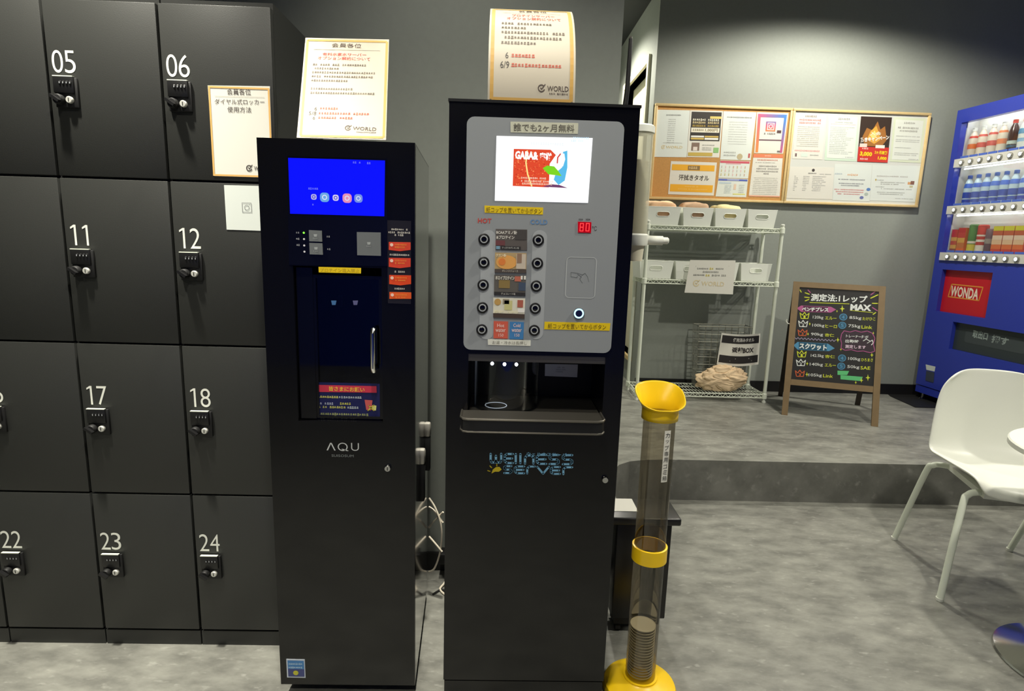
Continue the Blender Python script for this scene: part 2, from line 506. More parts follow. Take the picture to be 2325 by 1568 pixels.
# corridor wall with the door opening  (door y 4.27..4.98, z .40..2.43)
DY0, DY1, DZ0, DZ1 = 4.265, 5.02, 0.40, 2.43
mb = MB()
mb.box(COR_X, COR_X + .12, BACK_Y + .12, DY0, PLAT, CEIL_Z, 'wall_paint')
mb.box(COR_X, COR_X + .12, DY1, 7.2, PLAT, CEIL_Z, 'wall_paint')
mb.box(COR_X, COR_X + .12, DY0, DY1, DZ1, CEIL_Z, 'wall_paint')
mb.box(COR_X, COR_X + .12, DY0, DY1, PLAT, DZ0, 'wall_paint')
struct('wall_corridor_right', mb)
mb = MB()
mb.box(COR_X + .06, COR_X + .095, DY0, DY1, DZ0, DZ1, 'door_cream')
door = struct('door_1', mb)
mb = MB()
mb.box(COR_X - .02, COR_X + .12, DY0 - .045, DY0, DZ0, DZ1 + .045, 'door_cream')
mb.box(COR_X - .02, COR_X + .12, DY1, DY1 + .045, DZ0, DZ1 + .045, 'door_cream')
mb.box(COR_X - .02, COR_X + .12, DY0, DY1, DZ1, DZ1 + .045, 'door_cream')
mb.box(COR_X - .02, COR_X + .12, DY0 - .045, DY1 + .045, DZ0 - .03, DZ0, 'wood_frame')
obj('door_frame', mb, door)
mb = MB(); mb.box(COR_X + .05, COR_X + .06, DY0 + .07, DY0 + .09, 1.2, 1.35, 'steel'); mb.tube([(COR_X + .05, DY0 + .08, 1.27), (COR_X + .01, DY0 + .08, 1.27), (COR_X + .005, DY0 + .19, 1.27)], .009, 'steel')
obj('door_handle', mb, door)

for i, (lx, ly, pw, cone, bl, where) in enumerate(DOWNLIGHTS):
    mb = MB(); mb.lathe([(.085, 0), (.085, -.006), (.06, -.012), (.055, 0.0)], (lx, ly, CEIL_Z), 'white_plastic', 24, cap=False)
    t = obj('ceiling_downlight', mb); tag(t, 'round white ceiling downlight trim ' + where, 'downlight', 'ceiling downlights')

# ================================================================== LOCKERS
LK_Y = 1.60
COL_W = 0.2815
LK_X1 = -0.5815
ROWZ = [1.776, 1.350, 0.916, 0.482, 0.052]
LKP = YPL(LK_Y)
def locker_column(ci, nums):
    x1 = LK_X1 - ci * COL_W; x0 = x1 - COL_W
    lab = 'column of four black locker doors numbered ' + ', '.join(nums[:-1]) + ' and ' + nums[-1]
    t = thing('locker_column', lab, 'locker', ((x0 + x1) / 2, LK_Y + .2, 0), group='numbered black lockers along the wall')
    mb = MB()
    mb.box(x0 + .002, x1 - .002, LK_Y + .022, MW_Y - .012, .0, ROWZ[0] + .014, 'locker_black')
    obj('carcass', mb, t)
    mb = MB(); mb.box(x0 + .002, x1 - .002, LK_Y + .006, LK_Y + .03, 0, ROWZ[-1] - .006, 'locker_black'); obj('plinth', mb, t)
    mb = MB(); mb.box(x0 + .001, x0 + .0065, LK_Y + .012, LK_Y + .024, ROWZ[-1], ROWZ[0], 'locker_gap_shade'); obj('gap_shade', mb, t)  # black strip standing in for the shade between locker columns
    for r in range(4):
        zt, zb = ROWZ[r], ROWZ[r + 1]
        mb = MB(); mb.bbox(x0 + .005, x1 - .0015, LK_Y, LK_Y + .02, zb + .003, zt - .0025, 'locker_black', .0018, 2)
        d = obj('door', mb, t)
        ik = Ink(lambda a, b, h: LKP.at(a, b, h), LKP)
        nx = x0 + .0165
        wk = ink(236, 238, 228); zc = zt - .147
        for di, dg in enumerate(nums[r]):
            cx0 = nx + di * .0305
            if dg == '1':
                ik.rect(cx0 + .0125, zc - .0265, cx0 + .0178, zc + .0265, wk)
                ik.poly([(cx0 + .0125, zc + .0265), (cx0 + .0035, zc + .0205), (cx0 + .0035, zc + .0155), (cx0 + .0125, zc + .0205)], wk)
            else:
                ik.text(dg, (cx0, zc), (cx0 + .0270, zc), .053, wk, 0, -.006, 6, px=False)
        ik.done('number', d)
        lx0, lx1 = x0 + .021, x0 + .071
        z0 = zt - .183
        mb = MB()   # housing: upper block with dials, lower flat plate
        mb.bbox(lx0, lx1, LK_Y - .012, LK_Y, z0 - .040, z0, 'satin_black', .0015)
        mb.bbox(lx0 - .001, lx1 + .006, LK_Y - .007, LK_Y, z0 - .074, z0 - .002, 'matt_black', .002)
        lb = obj('lock_body', mb, d)
        mb = MB(); mb.box(lx0 + .0005, lx1 - .0005, LK_Y - .0122, LK_Y - .005, z0 - .0012, z0 + .0010, 'white_metal'); obj('lock_top_glint', mb, d)  # white strip painting the light caught on the lock's top edge
        mb = MB()
        for k in range(4):
            cx = lx0 + .018 + k * .0085
            mb.lathe([(.0075, -.0026), (.0085, -.0018), (.0085, .0018), (.0075, .0026)], (cx, LK_Y - .0055, z0 - .016), 'satin_black', 14, 'x')
            mb.box(cx - .001, cx + .001, LK_Y - .0145, LK_Y - .0140, z0 - .018, z0 - .014, 'panel_light')
        obj('number_dials', mb, d)
        mb = MB()
        kc = Vector((lx0 + .013, LK_Y - .007, z0 - .056))
        mb.lathe([(.0125, 0), (.0125, .012), (.010, .016)], kc, 'matt_black', 18, 'y')
        e = Vector((math.cos(-.6), 0, math.sin(-.6))) * .0125; g = Vector((math.sin(.6), 0, math.cos(.6))) * .0035
        q = kc + Vector((0, -.016, 0))
        mb.prism([q - e - g, q + e - g, q + e + g, q - e + g], (0, -1, 0), .010, 'satin_black')
        obj('lock_knob', mb, d)
        mb = MB(); mb.lathe([(.0085, 0), (.0085, .006), (.007, .008)], (lx0 + .037, LK_Y - .007, z0 - .056), mat('key_face', (214, 214, 206), .3, metal=.3), 18, 'y')
        mb.box(lx0 + .036, lx0 + .038, LK_Y - .0155, LK_Y - .0148, z0 - .060, z0 - .052, 'matt_black')
        obj('key_cylinder', mb, d)
    return t
for ci in range(4):
    locker_column(ci, ['%02d' % (n - ci) for n in (6, 12, 18, 24)])

def sheet(name, label, cat, pl, corners, h, mt='paper', th=0.0007, group=None, px=True):
    pts = [pl.px(*p) for p in corners] if px else corners
    o = obj(name, slab(pl, pts, h, h + th, mt), None, 0)
    return tag(o, label, cat, group)
def ink_on(pl, h):
    return Ink(lambda a, b, hh: pl.at(a, b, hh + h), pl)

# notice on locker 06 and card on locker 12
tl, tr, br, bl_ = (472, 194), (613, 196), (620, 404), (487, 400)
o = sheet('notice_sheet', 'gold-bordered dial locker notice stuck on locker door 06', 'notice', LKP, [tl, tr, br, bl_], .0004)
(a0, b1), (a1, _), (_, b0) = LKP.px(*tl), LKP.px(*tr), LKP.px(*bl_)
ik = ink_on(LKP, .0012); g = ink(222, 176, 104); k = ink(74, 66, 64)
ik.frame(a0 + .001, b0 + .001, a1 - .001, b1 - .001, .0045, g)
ik.text('会員各位', (516, 208), (570, 209.5), 13, k, bold=.003, res=3)
ik.line([(488, 218), (601, 221)], .0008, ink(190, 185, 175), px=True, caps=False)
ik.text('ダイヤル式ロッカー', (488, 230.5), (601, 232), 12, k)
ik.text('使用方法', (517, 248.5), (571, 249.5), 12.5, k)
world_logo(ik, (559, 381.5), (611, 383), 12, k, sub=False)
ik.done('print', o)
o = sheet('logo_card', 'pale grey card with a camera icon stuck on locker door 12', 'card', LKP, [(509, 420), (592, 422), (600, 524), (515, 521)], .0004, 'paper_cool')
ik = ink_on(LKP, .0012); k = ink(150, 152, 152)
c = LKP.px(561, 471)
for q, w in ((.0135, .0012), (.006, .0014)):
    pass
ik.frame(c[0] - .0125, c[1] - .0125, c[0] + .0125, c[1] + .0125, .0013, k); ik.ring(c[0], c[1], .006, .0014, k); ik.disc(c[0] + .0075, c[1] + .0078, .0011, k)
ik.done('print', o)

# ================================================================== WATER SERVER (left machine)
Y1 = 1.40
P1 = YPL(Y1)
M1X0, M1X1 = -0.5517, -0.1965
M1Z0, M1Z1 = 0.042, 1.434
M1B = 1.85
t1 = thing('water_server', 'tall slim black water server with a blue screen and glass door', 'water server', ((M1X0 + M1X1) / 2, 1.62, 0))
def p1(x, y): return P1.px(x, y)
WX0, WX1 = p1(672, 800)[0], p1(868, 800)[0]
WZ0, WZ1 = p1(770, 957)[1], p1(770, 606)[1]
tp = .022
def m1x(y): return tp * (y - Y1) / (M1B - Y1)
def m1box(mb, x0, x1, y0, y1, z0, z1, mt):
    p = []
    for z in (z0, z1):
        p += [(x0 + (m1x(y0) if x0 == M1X0 else 0), y0, z), (x1 - (m1x(y0) if x1 == M1X1 else 0), y0, z), (x1 - (m1x(y1) if x1 == M1X1 else 0), y1, z), (x0 + (m1x(y1) if x0 == M1X0 else 0), y1, z)]
    mb.hexa(p, mt)
mb = MB()
m1box(mb, M1X0, M1X1, Y1, M1B, WZ1, M1Z1, 'machine_black')
m1box(mb, M1X0, M1X1, Y1, M1B, M1Z0, WZ0, 'machine_black')
m1box(mb, M1X0, WX0, Y1, M1B, WZ0, WZ1, 'machine_black')
m1box(mb, WX1, M1X1, Y1, M1B, WZ0, WZ1, 'machine_black')
mb.box(WX0, WX1, Y1 + .22, M1B - .03, WZ0, WZ1, 'machine_black')
obj('body', mb, t1)
mb = MB()
xs0, xs1 = M1X1 - m1x(Y1 + .012) + .0004, M1X1 - m1x(M1B - .004) + .0004
mb.add([(xs0, Y1 + .012, M1Z0 + .004), (xs1, M1B - .004, M1Z0 + .004), (xs1, M1B - .004, M1Z1 - .004), (xs0, Y1 + .012, M1Z1 - .004)], [(0, 1, 2, 3)], 'machine_side')
mb.add([(xs0 - .0003, Y1 + .012, M1Z0 + .004), (xs1 - .0003, M1B - .004, M1Z0 + .004), (xs1 - .0003, M1B - .004, M1Z1 - .004), (xs0 - .0003, Y1 + .012, M1Z1 - .004)], [(3, 2, 1, 0)], 'machine_side')
obj('side_panel', mb, t1)
mb = MB(); mb.box(M1X0 + .03, M1X1 - .03, Y1 + .05, M1B - .03, 0, M1Z0, 'matt_black'); obj('base', mb, t1)
# control panel, screen
mb = pslab(P1, [(652, 354), (879, 360), (880, 604), (657, 601)], 0, .002, 'machine_gloss'); cp = obj('control_panel', mb, t1)
mb = pslab(P1, [(655, 358.5), (874.5, 364.5), (873, 491), (659.5, 485)], .002, .0026, mat('blue_screen', (5, 5, 20), .15, emit=(8, 16, 255), estr=1.0))
sc = obj('screen', mb, t1)
for (x, y), c, r in (((713.5, 447), (190, 185, 245), 6), ((738, 448), (110, 175, 240), 10), ((763, 449), (225, 215, 250), 6.5), ((789, 450), (240, 150, 190), 10), ((814.5, 450.5), (120, 150, 240), 9)):
    ik = ink_on(P1, .0026); a, b = p1(x, y); kx = .00104
    ik.rrect(a - r * kx, b - r * kx, a + r * kx, b + r * kx, r * kx * .7, glow(*c, .9))
    if r > 8: ik.ring(a, b, r * kx * .45, r * kx * .2, glow(225, 235, 255, .9), 1)
    else: ik.ring(a, b, r * kx * .5, r * kx * .25, glow(60, 60, 220, .8), 1)
    o = ik.done('screen_icon', sc); del o['kind']
ik = ink_on(P1, .0026)
for x0, x1, y in ((802, 822, 369.5), (834, 843, 371), (701, 723, 428.5), (710, 718, 465)):
    (a0, b), (a1, _) = p1(x0, y), p1(x1, y); ik.lines(a0, a1, b + .003, b - .003, 1, glow(120, 130, 250, .9), 0, .8, [1])
ik.done('screen_text', sc)
bt = mat('button_grey', (112, 116, 118), .35)
for q in ([(702.5, 522), (731.5, 523.5), (732.5, 548.5), (703.5, 547.5)], [(703.5, 551), (732.8, 552), (734, 578), (704.5, 577)], [(811, 526.5), (865, 527.5), (865.5, 580.5), (812, 579)]):
    b = obj('push_button', pslab(P1, q, .002, .0042, bt), t1)
    ik = ink_on(P1, .0042); cx = sum(p[0] for p in q) / 4; cy = sum(p[1] for p in q) / 4; a, bb = p1(cx, cy); kk = ink(160, 165, 166)
    ik.ppoly([(cx - 4, cy - 4), (cx + 4, cy - 4), (cx + 3, cy + 2), (cx - 3, cy + 2)], kk); ik.lines(a - .006, a + .006, bb - .004, bb - .007, 1, kk, 0, .8, [1]); ik.done('icon', b)
for (x, y), c in (((690.5, 528.2), glow(120, 255, 60, 2.2)), ((691, 542.5), glow(225, 220, 205, .8)), ((691.5, 557), glow(225, 220, 215, .8)), ((692, 571), glow(225, 220, 215, .8))):
    a, b = p1(x, y); mb = MB(); mb.lathe([(.0022, 0), (.0022, .0008)], P1.at(a, b, .002), c, 12, 'y'); obj('indicator_light', mb, t1)
ik = ink_on(P1, .002); wk = ink(150, 152, 158)
for x0, x1, y in ((673, 683, 528), (673, 683, 542), (674, 684, 556), (742.5, 752.5, 537), (743.5, 753.5, 565.5)):
    (a0, b), (a1, _) = p1(x0, y), p1(x1, y); ik.lines(a0, a1, b + .0025, b - .0025, 1, wk, 0, .9, [1])
ik.done('panel_print', cp)
mb = pslab(P1, [(724, 605.5), (820.5, 608), (820, 620.5), (724.5, 618)], .002, .0026, 'yellow_tape'); yt = obj('yellow_label', mb, t1)
ik = ink_on(P1, .0026); ik.text('プロテイン混入禁止', (728, 612.3), (817, 614.5), 8.5, ink(176, 146, 20)); ik.done('print', yt)
# right label strip with red tags
mb = pslab(P1, [(879, 499.5), (933.5, 501.5), (933, 690), (881, 688)], 0, .0008, mat('strip_dark', (34, 32, 40), .3)); st = obj('label_strip', mb, t1)
ik = ink_on(P1, .0008); wk = ink(214, 208, 200)
for x0, x1, y in ((889, 926, 520.5), (882, 931, 527.2), (896, 918, 533.5), (885, 930, 578), (896, 920, 616.5), (896, 920, 655)):
    (a0, b), (a1, _) = p1(x0, y), p1(x1, y); ik.lines(a0, a1, b + .0026, b - .0026, 1, wk, 0, .85, [1])
ik.done('print', st)
for x, y0, y1, c, bow in ((883, 549, 567, (226, 74, 50), 3), (883, 585, 605.5, (226, 70, 48), 3), (884, 624, 644.5, (232, 76, 34), 3), (884.5, 662.5, 678, (236, 96, 40), 0)):
    q = [(x, y0), (x + 49.5, y0 + .8), (x + 49.5, y1), (x + 25, y1 + bow), (x, y1)]
    b = obj('red_tag', pslab(P1, q, .0008, .0014, mat('tag_%d' % c[1] + str(c[2]), c, .4)), t1)
    ik = ink_on(P1, .0014); a, bb = p1(x + 6.5, y0 + 6.5); ik.disc(a, bb, .0038, ink(246, 206, 190))
    (a0, b0), (a1, _) = p1(x + 14, y0 + 10), p1(x + 42, y0 + 10); ik.lines(a0, a1, b0 + .006, b0 - .006, 2, ink(240, 150, 60), 0, .6, [1, .9]); ik.done('print', b)
# recessed bay: inner door with glass, handle, notice
mb = MB(); mb.box(WX0 + .002, p1(708, 700)[0], Y1 + .012, Y1 + .05, WZ0 + .002, WZ1 - .004, 'machine_gloss'); obj('bay_jamb', mb, t1)
dx0, dx1 = p1(709, 780)[0], WX1 - .002
mb = MB(); fy0, fy1 = Y1 + .014, Y1 + .030
for a in ((dx0, dx0 + .008, WZ0 + .004, WZ1 - .02), (dx1 - .008, dx1, WZ0 + .004, WZ1 - .02), (dx0 + .008, dx1 - .008, WZ0 + .004, WZ0 + .010), (dx0 + .008, dx1 - .008, WZ1 - .028, WZ1 - .02)):
    mb.box(a[0], a[1], fy0, fy1, a[2], a[3], 'machine_gloss')
dr = obj('bay_door', mb, t1)
mb = MB(); mb.box(dx0 + .008, dx1 - .008, fy0 + .006, fy0 + .009, WZ0 + .010, WZ1 - .028, 'pane_dark'); obj('pane', mb, dr)
mb = MB()
hx = p1(850, 790)[0]; hz0, hz1 = p1(850, 838)[1], p1(850, 748)[1]
hp = [(hx, fy0, hz1), (hx, Y1 - .012, hz1), (hx, Y1 - .016, hz1 - .006), (hx, Y1 - .016, hz0 + .006), (hx, Y1 - .012, hz0), (hx, fy0, hz0)]
mb.tube(hp, .0065, 'chrome', 12); obj('handle', mb, dr)
mb = MB()
mb.box(WX0 + .05, WX0 + .16, Y1 + .09, Y1 + .20, WZ1 - .075, WZ1, 'matt_black')
mb.tube([(WX0 + .085, Y1 + .10, WZ1 - .07), (WX0 + .085, Y1 + .10, WZ1 - .105)], .007, 'steel', 10); obj('spout', mb, t1)
mb = MB(); mb.box(WX0 + .03, WX1 - .02, Y1 + .06, Y1 + .21, WZ0, WZ0 + .02, 'satin_black'); obj('drip_tray', mb, t1)
PD = YPL(fy0 + .006)
b = obj('care_notice', pslab(PD, [(713, 867), (864, 871), (866, 958), (716, 955)], 0, .0006, mat('notice_navy', (26, 30, 84), .4)), t1)
ik = ink_on(PD, .0006)
ik.ppoly([(719.5, 873), (855, 876), (855.5, 891), (720, 889)], ink(206, 52, 78))
ik.text('皆さまにお願い', (747, 881.5), (828, 884), 11, ink(244, 190, 70), 1, .02)
for x0, x1, y, c in ((722, 768, 900, (214, 210, 110)), (770, 826, 901, (190, 200, 206)), (722, 762, 915, (180, 186, 210)), (767, 799, 915.5, (206, 204, 90)), (723, 787, 923, (206, 204, 110)), (789, 814, 924.5, (190, 200, 206)), (723, 838, 938.5, (170, 176, 110)), (723, 814, 946.5, (196, 198, 160))):
    (a0, b0), (a1, _) = PD.px(x0, y), PD.px(x1, y); ik.lines(a0, a1, b0 + .0033, b0 - .0033, 1, ink(*c), 1, .9, [1])
ik.ppoly([(828, 907), (846, 908), (843, 931), (832, 930)], ink(206, 90, 88)); ik.line([(836, 931), (849, 919)], .003, ink(214, 200, 80), 2, px=True); ik.line([(838, 920), (849, 931)], .003, ink(214, 200, 80), 2, px=True)
ik.ppoly([(845, 919), (855, 920), (854, 931), (846, 930)], ink(226, 224, 130), 1)
ik.done('print', b)
for x, c in ((758, (80, 130, 190)), (807, (110, 110, 160))):
    b = obj('cup_icon', pslab(PD, [(x - 6, 682), (x + 6, 682), (x + 4, 692), (x - 4, 692)], 0, .0005, mat('icon%d' % x, c, .5)), t1)
ik = ink_on(P1, .0003); wk = ink(196, 200, 200)
ik.text('Λ', (741.5, 1013), (762, 1013.4), 18, wk, res=6); ik.text('O', (767, 1013.5), (789.5, 1014), 19.5, wk, bold=-.012, res=6)
ik.line([(777, 1019), (790, 1022.5)], .0026, wk, px=True); ik.text('U', (797.5, 1013.6), (815, 1014), 18.5, wk, bold=-.012, res=6)
ik.text('SUISOSUM', (753, 1033.5), (803, 1034.5), 6, ink(120, 126, 126))
ik.done('logo', t1)
a, b = p1(881, 1061); mb = MB(); mb.lathe([(.0085, 0), (.0085, .006), (.007, .009)], P1.at(a, b, 0), 'chrome', 20, 'y'); mb.box(a - .001, a + .001, Y1 - .0098, Y1 - .009, b - .004, b + .004, 'matt_black'); obj('lock', mb, t1)
o = obj('service_sticker', pslab(P1, [(650, 1495), (692, 1496), (694, 1538), (652, 1537)], 0, .0005, ink(206, 214, 226)), t1)
ik = ink_on(P1, .0005); ik.ppoly([(653, 1498), (690, 1499), (691, 1518), (654, 1517)], ink(70, 130, 190)); ik.ppoly([(654, 1517), (691, 1518), (691.5, 1535), (655, 1534.5)], ink(66, 74, 130))
for y in (1506, 1514):
    (a0, b0), (a1, _) = p1(656, y), p1(688, y); ik.lines(a0, a1, b0 + .003, b0 - .003, 1, ink(200, 226, 240), 1, .8, [1])
a, b = p1(672, 1526); ik.disc(a, b, .007, ink(200, 196, 60), 1); ik.done('print', o)
# two side latches with steel tops
for (x, y, Y, dx) in ((957.5, 1035, 1.56, .0), (970.5, 974, 1.73, .004)):
    q = YP(x, y, Y); mb = MB()
    mb.bbox(q.x - .010, q.x + .010, Y - .012, Y + .012, q.z - .022, q.z + .022, mat('latch_silver', (196, 192, 182), .35, metal=.4), .006)
    mb.bbox(q.x - .009, q.x + .009, Y - .011, Y + .011, q.z - .13, q.z - .0222, 'matt_black', .003)
    obj('side_latch', mb, t1)

# ================================================================== DRINK MACHINE (right machine)
Y2 = 1.38
P2 = YPL(Y2)
M2X0, M2X1, M2Z1 = -0.1185, 0.3060, 1.521
M2B = 1.86
t2 = thing('drink_server', 'black drink vending cabinet with a grey button panel and white screen', 'drink machine', ((M2X0 + M2X1) / 2, 1.62, 0))
def p2(x, y): return P2.px(x, y)
AX0, AX1 = p2(1062, 880)[0], p2(1371, 880)[0]
AZ0, AZ1 = p2(1200, 946)[1], p2(1200, 806)[1]
LZ = 0.0775
mb = MB()
mb.box(M2X0, M2X1, Y2, M2B, AZ1, M2Z1, 'machine_black')
mb.box(M2X0, M2X1, Y2, M2B, LZ, AZ0, 'machine_black')
mb.box(M2X0, AX0, Y2, M2B, AZ0, AZ1, 'machine_black'); mb.box(AX1, M2X1, Y2, M2B, AZ0, AZ1, 'machine_black')
mb.box(AX0, AX1, Y2 + .19, M2B - .02, AZ0, AZ1, 'matt_black')
obj('body', mb, t2)
mb = MB(); mb.box(M2X0 + .002, M2X1 - .002, Y2 + .003, M2B, 0, LZ - .005, 'machine_black'); obj('plinth', mb, t2)
mb = MB(); mb.box(M2X0 - .002, M2X1 + .002, Y2 - .003, M2B, M2Z1, M2Z1 + .006, 'satin_black'); obj('top_cover', mb, t2)
pa0, pb1 = p2(1060.5, 265); pa1, _ = p2(1417.5, 272); _, pb0 = p2(1052, 792)
pts = rrect_pts(pa0, pb0, pa1, pb1, .017, 5)
mb = slab(P2, pts, 0, .006, 'panel_grey'); gp = obj('control_panel', mb, t2)
PF = YPL(Y2 - .006)
def f2(x, y): return PF.px(x, y)
mb = MB()
for x in (1104, 1217):
    (a, b0), (_, b1) = f2(x, 770), f2(x, 522); mb.prism([PF.at(aa, bb, 0) for aa, bb in rrect_pts(a - .0165, b0, a + .0165, b1, .016, 5)], PF.n, .0006, 'panel_light')
obj('button_backing', mb, t2)
b = obj('offer_label', pslab(PF, [(1159, 276), (1313, 279.5), (1312, 304), (1159.5, 300.5)], 0, .0006, ink(206, 206, 186)), t2)
ik = ink_on(PF, .0006); ik.text('誰でも2ヶ月無料', (1166, 288.7), (1304, 292), 17, ink(104, 100, 90), bold=.008); ik.done('print', b)
mb = pslab(PF, [(1127.5, 308.5), (1345.5, 313.5), (1335, 460.5), (1123.5, 455.5)], 0, .001, mat('white_screen', (40, 40, 42), .2, emit=(255, 255, 255), estr=1.25)); sc = obj('screen', mb, t2)
ik = ink_on(PF, .001)
red = glow(226, 74, 42, 1.0)
ik.ppoly([(1166.5, 338), (1250, 340), (1262, 352), (1248, 372), (1246, 425.5), (1164, 422)], red)
random.seed(3)
for k in range(150):
    x = random.uniform(1168, 1240); y = random.uniform(345, 420); r = random.uniform(1, 2.2)
    ik.ppoly([(x - r, y), (x, y - r * .7), (x + r, y), (x, y + r * .8)], glow(*random.choice([(255, 150, 90), (196, 50, 30), (240, 110, 60)]), 1.0), 1)
ik.line([(1197, 343), (1194, 370), (1198, 396), (1207, 422)], .003, glow(255, 226, 140, 1.1), 2, px=True)
ik.text('GABA&', (1169.5, 352), (1222, 354), 18, glow(255, 255, 250, 1.2), 3, .05); ik.text('蜜柑', (1225, 355), (1252, 356), 17, glow(255, 255, 250, 1.2), 3, .05)
ik.ppoly([(1278, 345), (1288, 342), (1288, 380), (1282, 410), (1268, 420), (1257, 408), (1262, 392), (1276, 380)], glow(90, 190, 236, 1.0), 2)
ik.ppoly([(1270, 356), (1274, 349), (1281, 349), (1283, 362), (1278, 378), (1270, 377), (1264, 366)], glow(255, 255, 255, 1.2), 3)
ik.line([(1265, 370), (1266, 358), (1272, 350)], .003, glow(210, 70, 60, 1.0), 4, px=True)
ik.ppoly([(1232, 382), (1242, 376), (1258, 378), (1267, 388), (1275, 400), (1262, 398), (1245, 396)], glow(126, 214, 30, 1.0), 4)
ik.ppoly([(1232, 424), (1250, 418), (1270, 420), (1289, 427)], glow(120, 66, 110, .9), 2)
for (x0, x1, y) in ((1183, 1242, 404), (1183, 1258, 411), (1185, 1255, 417)):
    (a0, b0), (a1, _) = f2(x0, y), f2(x1, y); ik.lines(a0, a1, b0 + .0025, b0 - .0025, 1, glow(250, 224, 200, 1.0), 4, .8, [1])
(a0, b0), (a1, _) = f2(1205, 326), f2(1283, 328); ik.lines(a0, a1, b0 + .0035, b0 - .0035, 1, glow(226, 236, 240, 1.1), 0, .8, [1])
(a0, b0), (a1, _) = f2(1297, 315), f2(1338, 317); ik.lines(a0, a1, b0 + .004, b0 - .008, 2, glow(190, 226, 250, 1.1), 0, .7, [1, .7])
ik.done('screen_picture', sc)
b = obj('yellow_label', pslab(PF, [(1100, 466.5), (1233.5, 471), (1232.5, 487), (1100.5, 482.5)], 0, .0007, 'yellow_tape'), t2)
ik = ink_on(PF, .0007); ik.text('紙コップを置いてからボタン', (1104, 475.5), (1230, 479.5), 11.5, ink(120, 98, 20)); ik.done('print', b)
b = obj('yellow_label', pslab(PF, [(1236.5, 730), (1386, 733.5), (1384, 750.5), (1235.5, 747)], 0, .0007, 'yellow_tape'), t2)
ik = ink_on(PF, .0007); ik.text('紙コップを置いてからボタン', (1244, 739.5), (1376, 742.3), 11.5, ink(110, 90, 20)); ik.done('print', b)
ik = ink_on(PF, .0)
ik.text('HOT', (1085, 500.5), (1116, 501.5), 11, ink(196, 70, 62), 0, .03); ik.text('COLD', (1204, 503.5), (1243, 504.5), 11, ink(96, 136, 184), 0, .03)
for x in (1318, 1334):
    (a0, b0), (a1, _) = f2(x - 4, 498), f2(x + 6, 498.5); ik.lines(a0, a1, b0 + .002, b0 - .002, 1, ink(80, 76, 78), 0, .9, [1])
ik.text('℃', (1344, 518), (1355, 518.5), 10, ink(80, 80, 84))
a0, b1 = f2(1287.5, 583); a1, b0 = f2(1350, 677)
for (q0, q1) in zip(rrect_pts(a0, b0, a1, b1, .009, 5), rrect_pts(a0, b0, a1, b1, .009, 5)[1:] + rrect_pts(a0, b0, a1, b1, .009, 5)[:1]):
    ik.line([q0, q1], .0016, ink(188, 192, 194), 0, caps=False)
kk = ink(84, 88, 92)
ik.line([(1296, 618), (1296, 628), (1310, 630), (1311, 626)], .0008, kk, 0, px=True); ik.line([(1296, 618), (1312, 620), (1322, 624), (1328, 620), (1334, 628), (1337, 640)], .0008, kk, 0, px=True); ik.line([(1311, 622), (1320, 628), (1316, 633), (1322, 642)], .0008, kk, 0, px=True)
ik.done('panel_print', gp)
b = obj('temperature_display', pslab(PF, [(1312, 503), (1342.5, 504), (1341.5, 528.5), (1312, 527.5)], 0, .0015, mat('led_red_back', (60, 4, 8), .2, emit=(190, 0, 20), estr=.75)), t2)
ik = ink_on(PF, .0015); SEG = {'8': [[(0, 0), (1, 0), (1, 1), (0, 1), (0, 0)], [(0, .5), (1, .5)]], '0': [[(0, 0), (1, 0), (1, 1), (0, 1), (0, 0)]]}
for x, ch in ((1316.5, '8'), (1330, '0')):
    for s_ in SEG[ch]:
        ik.line([(x + 1 + u * 7 + (1 - v) * -1.2, 524 - v * 17 + u * .2) for u, v in s_], .0018, glow(255, 60, 60, 1.6), 0, px=True)
ik.done('digits', b)
for k, (xl, yl, xr, yr) in enumerate(((1099, 543, 1222, 545), (1098.5, 595.5, 1220, 597.5), (1097, 646.5, 1217.5, 649), (1095.5, 698, 1215, 699.5), (1094, 748, 1213, 749.5))):
    for x, y in ((xl, yl), (xr, yr)):
        a, b_ = f2(x, y); c = PF.at(a, b_, 0); mb = MB()
        mb.lathe([(.0132, 0), (.0132, .003), (.0095, .0042)], c, 'satin_black', 24, 'y')
        b = obj('drink_button', mb, t2)
        mb = MB(); mb.lathe([(.0088, .0042), (.0085, .0052), (.0064, .0052), (.0062, .0042)], c, 'panel_light', 24, 'y', cap=False); obj('button_ring', mb, b)
        mb = MB(); mb.lathe([(.0061, .0038), (.0061, .0046), (.005, .0052)], c, 'machine_gloss', 20, 'y'); obj('button_cap', mb, b)
# menu cards
def card(q, base):
    b = obj('menu_card', pslab(PF, q, 0, .0012, ink(*base)), t2)
    return b, ink_on(PF, .0012)
def inq(q, u0, v0, u1, v1):
    def L(u, v):
        t = (q[0][0] * (1 - u) + q[1][0] * u, q[0][1] * (1 - u) + q[1][1] * u); d = (q[3][0] * (1 - u) + q[2][0] * u, q[3][1] * (1 - u) + q[2][1] * u)
        return (t[0] * (1 - v) + d[0] * v, t[1] * (1 - v) + d[1] * v)
    return [L(u0, v0), L(u1, v0), L(u1, v1), L(u0, v1)]
q = [(1125.5, 519.5), (1197, 521), (1196.5, 568), (1125, 566)]; b, ik = card(q, (92, 86, 84))
ik.ppoly(inq(q, 0, .55, .3, .8), ink(110, 62, 66)); ik.ppoly(inq(q, .62, .02, .98, .5), ink(70, 66, 66)); ik.text('BCAAアミノ酸', (1127, 527), (1174, 528), 8, ink(232, 228, 220), 1, .02); ik.text('&プロテイン', (1127, 538), (1168, 539), 8, ink(232, 228, 220), 1, .02)
